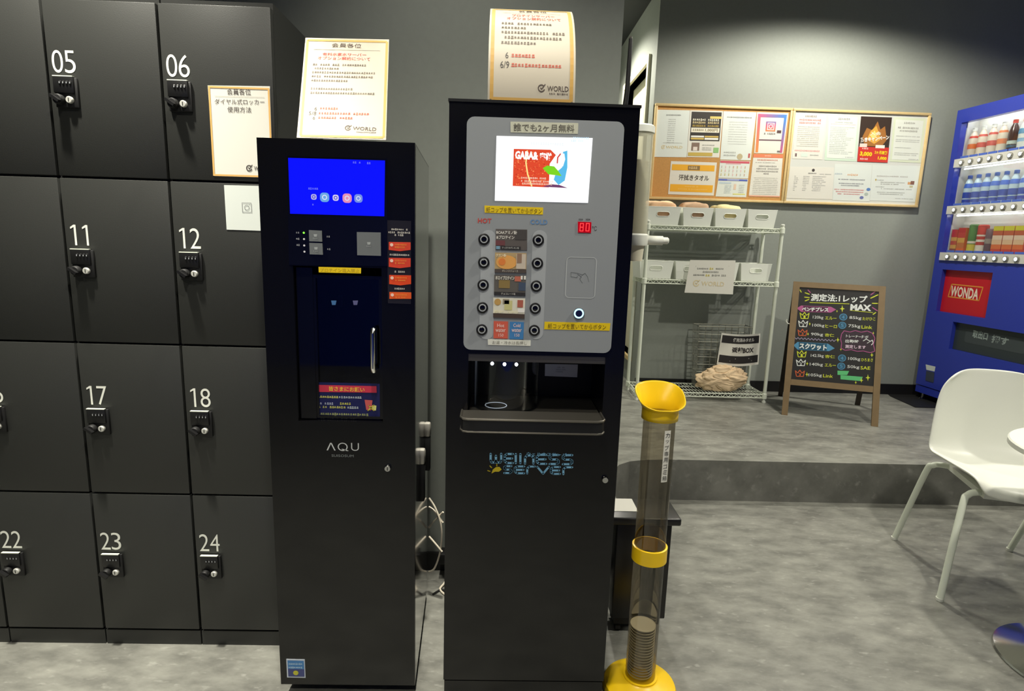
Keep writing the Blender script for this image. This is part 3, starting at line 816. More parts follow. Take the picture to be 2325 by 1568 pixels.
ik.ppoly(inq(q, .02, .83, .14, .98), ink(120, 160, 186), 1); ik.ppoly(inq(q, .17, .83, .8, .98), ink(44, 42, 44), 1); ik.text('すっきりゆずレモン味', (1140, 562), (1178, 563), 4.5, ink(210, 210, 206), 2); ik.done('print', b)
q = [(1124, 573), (1195.5, 574.5), (1194.5, 619.5), (1123, 618)]; b, ik = card(q, (186, 160, 116))
a, bb = f2(1150, 595); ik.disc(a, bb, .024, ink(232, 168, 90), 0, 20, .016); a, bb = f2(1140, 594); ik.disc(a, bb, .008, ink(228, 130, 60), 1); ik.ppoly(inq(q, .68, .05, .98, .8), ink(206, 192, 176), 1); ik.ppoly(inq(q, .70, .03, .85, .5), ink(150, 120, 100), 2)
ik.text('クエン酸', (1126, 579), (1150, 579.6), 7, ink(240, 232, 200), 2, .02); ik.ppoly(inq(q, 0, .82, 1, 1), ink(80, 70, 66), 2); ik.text('オレンジジュース', (1140, 614), (1176, 615), 5, ink(220, 214, 200), 3); ik.done('print', b)
q = [(1122, 623.5), (1194, 625), (1192.5, 671.5), (1121.5, 669)]; b, ik = card(q, (96, 92, 88))
ik.ppoly(inq(q, .15, .25, .5, .65), ink(140, 118, 70)); ik.ppoly(inq(q, .65, .05, .85, .3), ink(196, 110, 90)); ik.ppoly(inq(q, .78, .35, 1, .75), ink(66, 80, 104)); ik.ppoly(inq(q, .84, .02, .9, .2), ink(235, 232, 226), 1); ik.ppoly(inq(q, .94, .02, 1, .2), ink(235, 232, 226), 1)
ik.text('ホエイプロテイン', (1125, 630), (1168, 631), 8.5, ink(236, 232, 220), 2, .03); ik.ppoly(inq(q, 0, .84, 1, 1), ink(44, 42, 44), 1); ik.text('チョコレート味', (1138, 666), (1170, 667), 5, ink(220, 216, 210), 2); ik.done('print', b)
q = [(1120, 675.5), (1192.5, 677.5), (1190.5, 722.5), (1119.5, 720)]; b, ik = card(q, (228, 224, 208))
a, bb = f2(1130, 685); ik.disc(a, bb, .0078, ink(196, 156, 90)); ik.ppoly(inq(q, .35, .12, .6, .6), ink(206, 200, 140)); ik.ppoly(inq(q, .3, .05, .5, .3), ink(150, 140, 120)); ik.ppoly(inq(q, .76, .08, .94, .45), ink(176, 96, 80)); ik.ppoly(inq(q, .78, .5, 1, .7), ink(240, 236, 232))
ik.ppoly(inq(q, 0, .78, 1, 1), ink(74, 60, 54), 1); ik.text('豆乳きなこプロテイン', (1122, 706.5), (1177, 708), 7, ink(236, 230, 196), 3, .05); ik.done('print', b)
for q, c, s1 in (([(1121, 728.5), (1153.5, 729.5), (1152.5, 768.5), (1120.5, 767.5)], (214, 96, 76), 'Hot'), ([(1157.5, 730), (1189.5, 731), (1188, 770), (1156.5, 769)], (64, 128, 188), 'Cold')):
    b, ik = card(q, c); x0 = q[0][0]; wk = ink(244, 214, 206)
    ik.text(s1, (x0 + 8, 738), (x0 + 24, 738.5), 8, wk, 0, .01); ik.text('water', (x0 + 4, 749), (x0 + 27, 749.5), 8, wk, 0, .01); ik.text('150', (x0 + 11, 760), (x0 + 22, 760.4), 7, wk); ik.done('print', b)
b = obj('white_label', pslab(PF, [(1107.5, 769.5), (1205, 772), (1204.5, 785), (1108, 782.5)], 0, .0008, ink(232, 232, 222)), t2)
ik = ink_on(PF, .0008); ik.text('お湯・冷水は長押し', (1118, 776.7), (1196, 778.8), 8, ink(130, 126, 116)); ik.done('print', b)
a, b_ = f2(1314, 711); c = PF.at(a, b_, 0); mb = MB(); mb.lathe([(.013, 0), (.013, .003)], c, 'steel', 24, 'y'); b = obj('start_button', mb, t2)
mb = MB(); mb.lathe([(.0118, .003), (.0112, .0046), (.0085, .0046), (.0082, .003)], c, glow(170, 230, 250, 2.2), 24, 'y', cap=False); obj('light_ring', mb, b)
mb = MB(); mb.lathe([(.008, .003), (.008, .005)], c, mat('navy_cap', (26, 30, 70), .2), 20, 'y'); obj('button_cap', mb, b)
# dispensing alcove
mb = MB(); mb.box(AX0, AX1, Y2 + .004, Y2 + .016, AZ1 - .018, AZ1 - .001, 'brushed'); obj('fascia', mb, t2)
for x, y in ((1117.5, 825), (1145.5, 826.5), (1172.5, 827)):
    q = YP(x, y, Y2 + .03); mb = MB(); mb.lathe([(.0005, -.0042), (.0024, -.0034), (.0038, -.001), (.0038, .001), (.0024, .0034), (.0005, .0042)], q, glow(235, 240, 255, 25), 12); obj('led_lamp', mb, t2)
mb = MB(); gc = Vector((p2(1150, 880)[0], Y2 + .085, 0)); gr = .078
ring = [gc + Vector((gr * math.cos(a), gr * math.sin(a), 0)) for a in [math.radians(180 + 200 * k / 24 - 10) for k in range(25)]]
vs = [p + Vector((0, 0, z)) for p in ring for z in (AZ0 + .004, AZ1 - .019)]
mb.add(vs, [(2 * i, 2 * i + 2, 2 * i + 3, 2 * i + 1) for i in range(24)], 'clear_acrylic')
rin = [gc + Vector(((gr - .003) * math.cos(a), (gr - .003) * math.sin(a), 0)) for a in [math.radians(180 + 200 * k / 24 - 10) for k in range(25)]]
vs = [p + Vector((0, 0, z)) for p in rin for z in (AZ0 + .004, AZ1 - .019)]
mb.add(vs, [(2 * i + 1, 2 * i + 3, 2 * i + 2, 2 * i) for i in range(24)], 'clear_acrylic')
sh = obj('curved_shield', mb, t2)
mb = MB()
mb.tube([ring[1] + Vector((0, -.001, AZ0 + .004)), ring[1] + Vector((0, -.001, AZ1 - .019))], .0022, 'panel_light', 8)
mb.tube([ring[23] + Vector((0, -.001, AZ0 + .004)), ring[23] + Vector((0, -.001, AZ1 - .019))], .0035, 'clear_acrylic', 8)
mb.tube([p + Vector((0, 0, AZ0 + .006)) for p in ring], .003, 'clear_acrylic', 8); obj('shield_edge', mb, sh)
q = YP(1126, 919, Y2 + .085); mb = MB()
mb.lathe([(.036, AZ0 + .0005), (.036, q.z - .004), (.034, q.z - .002)], (q.x, q.y, 0), 'satin_black', 28); cs = obj('cup_stand', mb, t2)
mb = MB(); mb.tube([(q.x + .0275 * math.cos(2 * math.pi * k / 32), q.y + .0275 * math.sin(2 * math.pi * k / 32), q.z - .001) for k in range(32)], .0011, glow(225, 236, 245, .9), 6, closed=True); obj('stand_ring_shine', mb, cs)  # white printed ring, its reflected shine painted as a glow
mb = MB(); mb.tube([(q.x - .02, q.y + .03, AZ1 - .018), (q.x - .02, q.y + .03, AZ1 - .04)], .006, 'steel', 10); mb.tube([(q.x + .01, q.y + .03, AZ1 - .018), (q.x + .01, q.y + .03, AZ1 - .035)], .005, 'steel', 10); obj('nozzle', mb, t2)
b = obj('alcove_notice', pslab(YPL(Y2 + .11), [(1237.5, 826), (1312, 827), (1310.5, 856), (1237, 853)], 0, .0006, ink(190, 192, 196)), t2)
ik = ink_on(YPL(Y2 + .11), .0006); (a0, b0), (a1, _) = YPL(Y2 + .11).px(1262, 836), YPL(Y2 + .11).px(1292, 836); ik.lines(a0, a1, b0 + .005, b0 - .012, 3, ink(140, 142, 148), 0, .6); ik.done('print', b)
tz1 = .819; tx0, tx1 = -.0795, .2560; ty0 = 1.305
pts = [(tx0, Y2 - .001), (tx0, ty0 + .018), (tx0 + .006, ty0 + .005), (tx0 + .018, ty0), (tx1 - .018, ty0), (tx1 - .006, ty0 + .005), (tx1, ty0 + .018), (tx1, Y2 - .001)]
mb = MB(); mb.prism([(x, y, .785) for x, y in pts], (0, 0, 1), .030, 'satin_black'); tr = obj('cup_tray', mb, t2)
mb = MB(); mb.prism([(x * .985 + .001, y + .003, .8152) for x, y in pts], (0, 0, 1), .0008, 'brushed'); obj('tray_plate', mb, tr)
mb = MB()
rim = [(x, y, .8165) for x, y in pts]
mb.tube(rim, .0028, 'brushed', 8); mb.tube([(x, y, .7865) for x, y in pts], .0022, 'brushed', 8)
obj('tray_rim', mb, tr)
mb = MB(); mb.box(AX0 + .002, AX1 - .002, Y2 - .001, Y2 + .185, AZ0 + .0002, AZ0 + .003, 'brushed'); obj('alcove_floor', mb, t2)
# lettering
ik = ink_on(P2, .0003); cb = ink(150, 216, 255)
def strokes(word, xs, y0, y1, w):
    for ch, (x0, x1, yy) in zip(word, xs):
        for pl_ in STROKES[ch]:
            ik.line([(x0 + u * (x1 - x0), y1 + yy - v * (y1 - y0)) for u, v in pl_], w, cb, 0, px=True)
strokes('WEllnESS', [(1114, 1138, 0), (1146, 1164, .4), (1168, 1174, .5), (1177, 1186, .7), (1192, 1211, 1.6), (1219, 1240, 2.2), (1248, 1268, 2.6), (1278, 1299, 3)], 1029.5, 1050, .0054)
strokes('SErVEr', [(1145, 1161, 0), (1169, 1190, .6), (1197, 1214, 1), (1220, 1246, 1.5), (1251, 1271, 2), (1279, 1299, 2.6)], 1057.5, 1073, .0050)
ik.text('ウェルネスサーバー', (1196, 1029.5), (1297, 1032), 8.5, cb, 1)
yk = ink(240, 214, 40)
ik.ppoly([(1116, 1074), (1119, 1065), (1126, 1059.5), (1134, 1059), (1139, 1065), (1133, 1070), (1124, 1070)], yk)
for s_ in ([(1107.5, 1067.5), (1112.5, 1069)], [(1112.5, 1057), (1116.5, 1061)], [(1128, 1053), (1128, 1057)]): ik.line(s_, .0026, yk, 0, px=True)
ik.done('logo', t2)
a, b_ = p2(1373, 1087); mb = MB(); mb.lathe([(.0085, 0), (.0085, .006), (.007, .009)], P2.at(a, b_, 0), 'chrome', 20, 'y'); obj('lock', mb, t2)
# antenna on the top corner
q = YP(1421, 241, 1.5); e = YP(1433, 84, 1.5); mb = MB(); zt = M2Z1 + .006
ax = M2X1 - .012
mb.lathe([(.011, zt), (.011, zt + .01), (.008, zt + .014)], (ax, 1.5, 0), 'satin_black', 14); mb.tube([(ax, 1.5, zt + .01), (ax + .004, 1.5, zt + .06), (ax + .005, 1.5, e.z - .004)], [.0066, .006, .0046], 'satin_black', 10)
an = tag(obj('antenna', mb), 'slim black antenna on the corner of the drink machine', 'antenna')
mb = MB(); mb.lathe([(.0042, e.z - .004), (.0042, e.z), (.002, e.z + .002)], (ax + .005, 1.5, 0), 'steel', 10); obj('antenna_tip', mb, an)

# ------------------------------------------------------------------ signs standing on the machines
Yb, Yt = 1.425, 1.56
BLc, BRc = YP(674, 313, Yb), YP(876.5, 318.5, Yb); TLc, TRc = YP(694, 86.5, Yt), YP(883.5, 90.5, Yt)
BLc.z = BRc.z = (BLc.z + BRc.z) / 2; dz = M1Z1 + .001 - BLc.z
PS = Pl(BLc, BRc - BLc, TLc - BLc)
t = thing('water_server_notice', 'gold-bordered members notice with red heading standing on the water server', 'notice', BLc)
pts = [PS.px(674, 313), PS.px(876.5, 318.5), PS.px(883.5, 90.5), PS.px(694, 86.5)]
o = obj('sheet', slab(PS, pts, 0, .0012, 'sign_paper'), t, 0)
ik = ink_on(PS, .0012); gd = ink(228, 182, 100); kk = ink(96, 78, 66); rk = ink(206, 66, 50); gk = ink(128, 116, 104)
ik.line([(699, 92), (879, 96), (871.5, 313), (683, 309), (699, 92)], .0058, gd, 0, px=True, caps=False)
ik.text('会員各位', (754, 103.5), (821, 105.5), 12.5, kk, 0, .004, 3); ik.line([(712, 113), (864, 116)], .0012, ink(200, 192, 178), 0, px=True, caps=False)
ik.text('有料水素水サーバー', (733, 124), (832, 126), 9, rk, 0, .006); ik.text('オプション解約について', (722, 132.5), (841, 135.5), 9.5, rk, 0, .006)
def pl_lines(ik, pl, rows, mt, hgt, lay=0):
    for x0, x1, y, sl in rows:
        (a0, b0), (a1, b1) = pl.px(x0, y), pl.px(x1, y + (x1 - x0) * sl)
        n0 = ik.f; th = math.atan2(b1 - b0, a1 - a0); L = math.hypot(a1 - a0, b1 - b0)
        ik.f = (lambda a, b, h, a0=a0, b0=b0, th=th, n0=n0: n0(a0 + a * math.cos(th) - b * math.sin(th), b0 + a * math.sin(th) + b * math.cos(th), h))
        ik.lines(0, L, hgt / 2, -hgt / 2, 1, mt, lay, .9, [1]); ik.f = n0
pl_lines(ik, PS, [(711, 834, 147.5, .02), (709, 770, 156, .02), (709, 858, 165, .02), (708, 850, 174, .02), (707, 790, 183.5, .02), (706, 806, 202, .02), (705, 852, 211.5, .02)], gk, .0068)
pl_lines(ik, PS, [(727, 774, 247, .02), (724, 840, 258, .02), (723, 802, 268, .02)], ink(222, 110, 88), .0072)
for st_, x, y, hh in (('6', 717, 247.5, 10), ('5/8', 709, 258, 10), ('6', 713, 268.5, 9)): ik.text(st_, (x - len(st_) * 2.4, y), (x + len(st_) * 3.2, y + .3), hh, ink(90, 84, 80))
world_logo(ik, (783, 291), (855, 294.5), 12, ink(104, 92, 84)); ik.done('print', o)
mb = MB(); q0, q1 = PS.at(.04, .09, -.0006), PS.at(.16, .09, -.0006)
mb.add([q0, q1, (q1.x, q1.y + .07, BLc.z), (q0.x, q0.y + .07, BLc.z)], [(0, 1, 2, 3)], 'clear_acrylic'); obj('easel_back', mb, t, 0)

Yb2 = 1.41
b0_, b1_ = YP(1107, 230.5, Yb2), YP(1304.5, 236.5, Yb2); wid = b1_.x - b0_.x
zb = M2Z1 + .0065
LEN, A0, A1 = .266, math.radians(-10), math.radians(62)
def curl(s):   # (y, z) offsets along the bent sheet
    n = 24; y = z = 0.0; ds = s / n
    for i in range(n):
        u = (i + .5) * ds / LEN; a = A0 + (A1 - A0) * u ** 1.2
        y += math.sin(a) * ds; z += math.cos(a) * ds
    a = A0 + (A1 - A0) * max(0, min(1, s / LEN)) ** 1.2
    return y, z, a
def curlf(a, b, h):
    y, z, an = curl(b)
    return Vector((b0_.x + a * (1 - .03 * (b / LEN)) , Yb2 + y - h * math.cos(an), zb + z + h * math.sin(an)))
t = thing('drink_server_notice', 'gold-bordered members notice curling backwards on the drink machine', 'notice', (b0_.x, Yb2, zb))
mb = MB(); NS = 20
for h, fl in ((0.0, False), (.0006, True)):
    vs = [curlf(wid * i, LEN * j / NS, h) for j in range(NS + 1) for i in (0, 1)]
    fs = [(2 * j, 2 * j + 1, 2 * j + 3, 2 * j + 2) if fl else (2 * j, 2 * j + 2, 2 * j + 3, 2 * j + 1) for j in range(NS)]
    mb.add(vs, fs, 'sign_paper')
o = obj('sheet', mb, t)
ik = Ink(lambda a, b, h: curlf(a, b, h + .0008), base=.0004)
wd = .0085
for k in range(16):
    for a in (wd, wid - wd): ik.poly([(a - .004, .008 + (LEN - .016) * k / 16), (a + .004, .008 + (LEN - .016) * k / 16), (a + .004, .008 + (LEN - .016) * (k + 1) / 16), (a - .004, .008 + (LEN - .016) * (k + 1) / 16)], gd)
ik.rect(wd, .005, wid - wd, .0125, gd); ik.rect(wd, LEN - .011, wid - wd, LEN - .005, gd)
ik.text('会員各位', (.068, .248), (.135, .248), .014, kk, 0, .004, 3, px=False); ik.rect(.03, .2345, wid - .03, .2355, ink(200, 192, 178))
ik.text('プロテインサーバー', (.052, .222), (.152, .222), .011, rk, 0, .006, px=False); ik.text('オプション解約について', (.040, .208), (.166, .208), .011, rk, 0, .006, px=False)
ik.lines(.028, .175, .192, .122, 5, gk, 0, .55, [.8, .4, 1, .95, .55]); ik.lines(.052, .105, .106, .096, 1, ink(222, 110, 88), 0, .8, [1]); ik.lines(.052, .17, .085, .075, 1, ink(222, 110, 88), 0, .8, [1])
ik.text('6', (.038, .102), (.045, .102), .014, ink(90, 84, 80), px=False); ik.text('6/9', (.027, .081), (.047, .081), .015, ink(90, 84, 80), px=False)
world_logo(ik, (.112, .034), (.182, .034), .014, ink(104, 92, 84), px=False); ik.done('print', o)

# ------------------------------------------------------------------ paper cup dispenser on the drink machine's side
dc = Vector((M2X1 + .0385, 1.55, 0)); DR = .036
zc1 = YP(1480, 286, 1.55).z; zc2 = YP(1480, 304, 1.55).z; zs = YP(1470, 366, 1.55).z; zarm = YP(1500, 546, 1.55).z; zbm = YP(1450, 592, 1.55).z
t = thing('cup_dispenser', 'tall translucent paper cup dispenser fixed to the drink machine side', 'cup dispenser', (dc.x, dc.y, zbm))
mb = MB(); mb.lathe([(DR + .0028, zc2), (DR + .0028, zc1 - .004), (DR - .002, zc1), (.001, zc1 + .001)], dc, 'white_plastic', 28); obj('cap', mb, t)
mb = MB(); mb.lathe([(DR, zarm + .01), (DR, zc2)], dc, 'milky_acrylic', 28, cap=False); obj('clear_tube', mb, t)
mb = MB()
for k in range(22):
    z = zarm + .005 + k * (zs - zarm - .005) / 22; mb.lathe([(DR - .0105, z), (DR - .005, z + (zs - zarm) / 24), (DR - .004, z + (zs - zarm) / 24)], dc, 'cup_paper', 20, cap=False)
mb.lathe([(DR - .005, zs - .003), (DR - .004, zs), (DR - .006, zs)], dc, 'cup_paper', 20, cap=False)
st = obj('cup_stack', mb, t)
mb = MB(); mb.lathe([(DR + .002, zarm - .014), (DR + .004, zarm - .008), (DR + .004, zarm + .012), (DR + .001, zarm + .016)], dc, 'white_plastic', 28, cap=False); obj('collar', mb, t)
mb = MB(); e = YP(1518, 546, 1.55).x
mb.lathe([(.009, dc.x + DR - .002), (.0118, dc.x + DR + .006), (.0118, e - .016), (.0088, e - .015), (.0088, e - .003), (.006, e)], (0, dc.y, zarm), 'white_plastic', 20, 'x'); obj('side_knob', mb, t)
mb = MB(); mb.lathe([(DR - .008, zbm), (DR - .004, zarm - .014)], dc, 'cup_paper', 24, cap=False); mb.lathe([(DR - .008, zbm), (DR - .0075, zbm + .003), (.001, zbm + .003)], dc, 'cup_paper', 24); obj('lowest_cup', mb, t)
mb = MB(); mb.box(M2X1 + .0005, dc.x - DR + .004, dc.y - .015, dc.y + .015, zs - .02, zs + .02, 'white_plastic'); mb.box(M2X1 + .0005, dc.x - DR - .001, dc.y - .012, dc.y + .012, zarm - .02, zarm + .02, 'white_plastic'); obj('bracket', mb, t)

# ------------------------------------------------------------------ cup waste tube
cx, cyy = .4225, 1.45; TR = .0408
t = thing('cup_waste_tube', 'tall smoked tube for used cups on a round yellow base', 'cup bin', (cx, cyy, 0))
mb = MB(); mb.lathe([(.101, 0), (.102, .006), (.097, .018), (.075, .030), (.052, .036), (.047, .040), (.047, .044), (.043, .044)], (cx, cyy, 0), 'yellow_plastic', 40); obj('base', mb, t)
mb = MB(); mb.lathe([(TR, .040), (TR, .800)], (cx, cyy, 0), 'smoked_acrylic', 36, cap=False); obj('clear_tube', mb, t)
mb = MB(); mb.lathe([(TR + .0008, .395), (TR + .0055, .394), (TR + .0055, .434), (TR + .0008, .435), (TR + .0008, .395)], (cx, cyy, 0), 'yellow_plastic', 36, cap=False); obj('middle_band', mb, t)
mb = MB(); n = 40; rows = []
def funnel(u, a):
    ca, sa = math.cos(a), math.sin(a)
    k = (abs(ca) ** 3.2 + abs(sa) ** 3.2) ** (-1 / 3.2)
    R0 = TR + .004; sq = R0 + (0.0 if u <= 0 else u) * (.068 * k - R0)
    back = max(0, sa); front = max(0, -sa)
    zt = max(.819, .843 + .026 * sa)
    z = .785 + (.812 - .785) * min(1, u * 4) if u < .25 else .812 + (zt - .812) * (u - .25) / .75
    rr = R0 if u < .25 else R0 + (.066 * k - R0) * ((u - .25) / .75) ** 1.2 * (.3 + .7 * ((sa + 1) / 2) ** .6)
    return Vector((cx + rr * ca, cyy + rr * sa, z))
US = [0, .12, .25, .4, .6, .8, .95, 1.0]
vs = [funnel(u, 2 * math.pi * k / n) for u in US for k in range(n)]
fs = [(i * n + k, i * n + (k + 1) % n, (i + 1) * n + (k + 1) % n, (i + 1) * n + k) for i in range(len(US) - 1) for k in range(n)]
mb.add(vs, fs, 'yellow_plastic'); o = obj('funnel', mb, t)
md = o.modifiers.new('thickness', 'SOLIDIFY'); md.thickness = .0028; md.offset = 0
mb = MB()
for k in range(18):
    z = .046 + k * .0085; mb.lathe([(.026, z), (.033, z + .0088), (.0345, z + .0088), (.0345, z + .0072)], (cx - .002, cyy, 0), 'cup_paper', 24, cap=False)
mb.lathe([(.0345, .197), (.034, .1985), (.001, .1985)], (cx - .002, cyy, 0), 'cup_paper', 24)
cs_ = tag(obj('cup_stack', mb), 'stack of used paper cups inside the smoked tube', 'paper cups')
# vertical lettering strip on the tube
def tubef(a, b, h):
    th = -math.pi / 2 + a / TR; return Vector((cx + (TR + h) * math.cos(th), cyy + (TR + h) * math.sin(th), b))
s0, s1 = .004, .0215; zt0, zt1 = .628, .765
def tubelean(a, b, h): return tubef(a, b, h)
mb = MB(); vs = [tubelean(s0 + (s1 - s0) * i / 4, z, .0006) for z in (zt0, zt1) for i in range(5)]
mb.add(vs, [(i, i + 1, i + 6, i + 5) for i in range(4)], 'paper'); ls = obj('label_strip', mb, t)
ik = Ink(lambda a, b, h: tubelean(a, b, h + .0007))
for k, ch in enumerate('カップ専用ゴミ箱'):
    z = zt1 - .012 - k * .0163; sz = .0125 if ch != 'ッ' else .009
    ik.text(ch, ((s0 + s1) / 2 - sz / 2, z), ((s0 + s1) / 2 + sz / 2, z), sz, ink(70, 70, 70), px=False)
ik.done('print', ls)

# ------------------------------------------------------------------ small black bin with flat lid behind the tube
t = thing('lidded_bin', 'slim black bin with a flat overhanging lid behind the cup tube', 'bin', (.46, 1.74, 0))
mb = MB(); mb.bbox(.385, .556, 1.683, 1.80, .052, .376, 'satin_black', .004); obj('body', mb, t)
mb = MB(); mb.bbox(.362, .579, 1.668, 1.812, .376, .400, 'satin_black', .006, 3); obj('lid', mb, t)
mb = MB(); mb.box(.395, .54, 1.69, 1.79, .028, .052, 'matt_black'); obj('under_frame', mb, t)
for x in (.41, .525):
    for y in (1.705, 1.775):
        mb = MB(); mb.lathe([(.014, x - .008), (.0145, x - .006), (.0145, x + .006), (.014, x + .008)], (0, y, .0146), 'matt_black', 16, 'x'); obj('caster', mb, t)
mb = MB(); mb.box(.372, .455, 1.715, 1.806, .4002, .4010, 'paper'); tag(obj('paper_sheet', mb), 'blank white sheet lying on the black bin lid', 'paper')

# ------------------------------------------------------------------ cables between the machines
def sm(pts, n=10):
    out = []; P = [Vector(p) for p in pts]
    for i in range(len(P) - 1):
        p0 = P[max(0, i - 1)]; p1_ = P[i]; p2_ = P[i + 1]; p3 = P[min(len(P) - 1, i + 2)]
        for k in range(n):
            u = k / n
            out.append(.5 * ((2 * p1_) + (p2_ - p0) * u + (2 * p0 - 5 * p1_ + 4 * p2_ - p3) * u * u + (3 * p1_ - p0 - 3 * p2_ + p3) * u ** 3))
    return out + [P[-1]]
def cw(x, y, Y): return YP(x, y, Y)
mb = MB()
c1 = [cw(974, 1130, 1.86), cw(988, 1152, 1.85), cw(1000, 1185, 1.84), cw(1003, 1220, 1.84), cw(998, 1258, 1.85), cw(986, 1290, 1.86), cw(974, 1297, 1.87)]
c2 = [cw(974, 1150, 1.87), cw(985, 1158, 1.86), cw(996, 1172, 1.85), cw(1006, 1186, 1.84)]
c3 = [cw(974, 1197, 1.87), cw(986, 1182, 1.86), cw(1006, 1162, 1.84)]
c4 = [cw(974, 1217, 1.86), cw(988, 1233, 1.85), cw(1004, 1252, 1.84)]
for c in (c1, c2, c3, c4): mb.tube(sm(c), .0032, 'cable_white', 8)
tag(obj('power_cable', mb), 'bundled white power cable hanging between the two machines', 'cable')
mb = MB(); mb.tube(sm([(-.15, 1.95, .04), (-.165, 1.93, .012), (-.178, 1.90, .005), (-.15, 1.865, .005), (-.12, 1.88, .005)]), .0035, 'cable_white', 8); tag(obj('floor_cable', mb), 'white cable end curled on the floor between the machines', 'cable')
mb = MB(); mb.tube(sm([(-.20, 1.87, .004), (-.17, 1.90, .004), (-.14, 1.86, .004), (-.10, 1.87, .004)]), .0035, 'matt_black', 8); tag(obj('black_cable', mb), 'thin black cable on the floor between the machines', 'cable')
mb = MB(); mb.bbox(-.19, -.06, 1.965, 2.02, .06, .10, 'matt_black', .004)
ps = tag(obj('power_strip', mb), 'black power strip on the wall low between the machines', 'power strip')

# ================================================================== NOTICE BOARDS
CB_Y = BACK_Y - .018
PC = YPL(CB_Y)
bx = [.997, 1.909, 2.834]; bz0, bz1 = 1.519, 2.128
def board(x0, x1, surf, label):
    t = thing('notice_board', label, 'notice board', ((x0 + x1) / 2, BACK_Y, bz0))
    mb = MB(); mb.box(x0 + .008, x1 - .008, CB_Y, BACK_Y - .001, bz0 + .008, bz1 - .008, surf); obj('surface', mb, t)
    w = .016
    for a in ((x0, x1, bz1 - w, bz1), (x0, x1, bz0, bz0 + w), (x0, x0 + w, bz0 + w, bz1 - w), (x1 - w, x1, bz0 + w, bz1 - w)):
        mb = MB(); mb.bbox(a[0], a[1], CB_Y - .012, BACK_Y - .001, a[2], a[3], 'wood_frame', .003); obj('frame_rail', mb, t)
board(bx[0], bx[1] - .001, 'cork', 'wood-framed cork notice board above the wire rack')
board(bx[1] + .001, bx[2], mat('board_white', (214, 216, 210), .5), 'wood-framed white notice board between the cork board and blue machine')
def z6(x, y): return (1460 + x / 3.419, 220 + y / 3.419)
def bsheet(name, label, q, mt, cat='poster'):
    q = [z6(*p) for p in q]
    o = sheet(name, label, cat, PC, q, .0006, mt)
    return o, ink_on(PC, .0014), q
def rlines(ik, q, rows, mt, hz=.05, lay=0):
    """rows: (u0, u1, v) fractions of the sheet; hz letter height as fraction of sheet height."""
    H_ = abs(PC.px(*q[3])[1] - PC.px(*q[0])[1])
    for u0, u1, v in rows:
        p = inq(q, u0, v, u1, v); pl_lines(ik, PC, [(p[0][0], p[1][0], p[0][1], (p[1][1] - p[0][1]) / (p[1][0] - p[0][0]))], mt, hz * H_, lay)
gy = ink(170, 172, 168); dk = ink(110, 108, 106)
o, ik, q = bsheet('poster_price', 'white printed list with a gold logo on the cork board', [(113, 99), (364, 104), (338, 468), (84, 465)], 'paper_cool')
rlines(ik, q, [(.28, .75, .11)], dk, .03); rlines(ik, q, [(.36, .6, .2 + k * .045) for k in range(12)], ink(196, 198, 194), .024); rlines(ik, q, [(.25, .85, .70)], ink(206, 206, 200), .02)
p = inq(q, .2, .79, .85, .79); world_logo(ik, p[0], p[1], 7, ink(220, 200, 150), sub=False); ik.done('print', o)
o, ik, q = bsheet('poster_campaign', 'black and gold campaign poster on the cork board', [(366, 103), (622, 110), (591, 470), (340, 466)], 'paper')
ik.ppoly(inq(q, .05, .03, .96, .65), ink(44, 38, 34)); ik.ppoly(inq(q, .62, .12, .97, .17), ink(226, 200, 110), 1)
for v, c in ((.2, (236, 230, 206)), (.26, (226, 206, 150)), (.33, (190, 160, 60))): rlines(ik, q, [(.1, .93, v)], ink(*c), .05, 1)
ik.ppoly(inq(q, .07, .37, .93, .47), ink(236, 230, 212), 1); p = inq(q, .5, .42, .88, .41); ik.text('1,000円', p[0], p[1], 7.5, ink(130, 116, 70), 2, .02)
rlines(ik, q, [(.12, .48, .42)], ink(130, 116, 70), .05, 2)
ik.ppoly(inq(q, .08, .54, .48, .575), ink(240, 238, 230), 1); ik.ppoly(inq(q, .5, .54, .92, .575), ink(206, 176, 90), 1); ik.ppoly(inq(q, .08, .585, .48, .625), ink(206, 176, 90), 1); ik.ppoly(inq(q, .5, .585, .92, .625), ink(240, 238, 230), 1)
ik.ppoly(inq(q, .12, .69, .36, .86), ink(132, 110, 96), 1); ik.ppoly(inq(q, .17, .78, .3, .86), ink(226, 214, 204), 2); rlines(ik, q, [(.45, .85, .74), (.45, .75, .80), (.45, .75, .84)], gy, .025, 1); ik.ppoly(inq(q, .8, .79, .96, .9), ink(140, 190, 120), 1); ik.ppoly(inq(q, .03, .9, .78, .975), ink(198, 172, 84), 1)
ik.done('print', o)
o, ik, q = bsheet('poster_notice', 'plain white notice with faint grey lines on the cork board', [(625, 111), (880, 119), (835, 492), (598, 486)], 'paper_cool')
rlines(ik, q, [(.12, .88, .12)], dk, .03); rlines(ik, q, [(.2, .8, .22 + .05 * k) for k in range(10)], ink(206, 208, 204), .024); rlines(ik, q, [(.1, .5, .85), (.1, .5, .91)], gy, .04)
a, b_ = PC.px(*inq(q, .63, .93, .7, .93)[0]); ik.disc(a, b_, .019, ink(190, 176, 140)); ik.ppoly(inq(q, .9, .86, .96, .95), ink(190, 90, 90)); ik.done('print', o)
o, ik, q = bsheet('poster_photo_app', 'poster with a camera app icon and rainbow frame on the cork board', [(884, 118), (1128, 126), (1087, 440), (862, 436)], 'paper')
STEPS = 10; ca, cbq, cc = (232, 140, 70), (206, 90, 130), (70, 130, 206)
def grad(u):
    a, b = (ca, cbq) if u < .5 else (cbq, cc); t_ = (u % .5) * 2 if u < 1 else 1; return tuple(int(a[i] * (1 - t_) + b[i] * t_) for i in range(3))
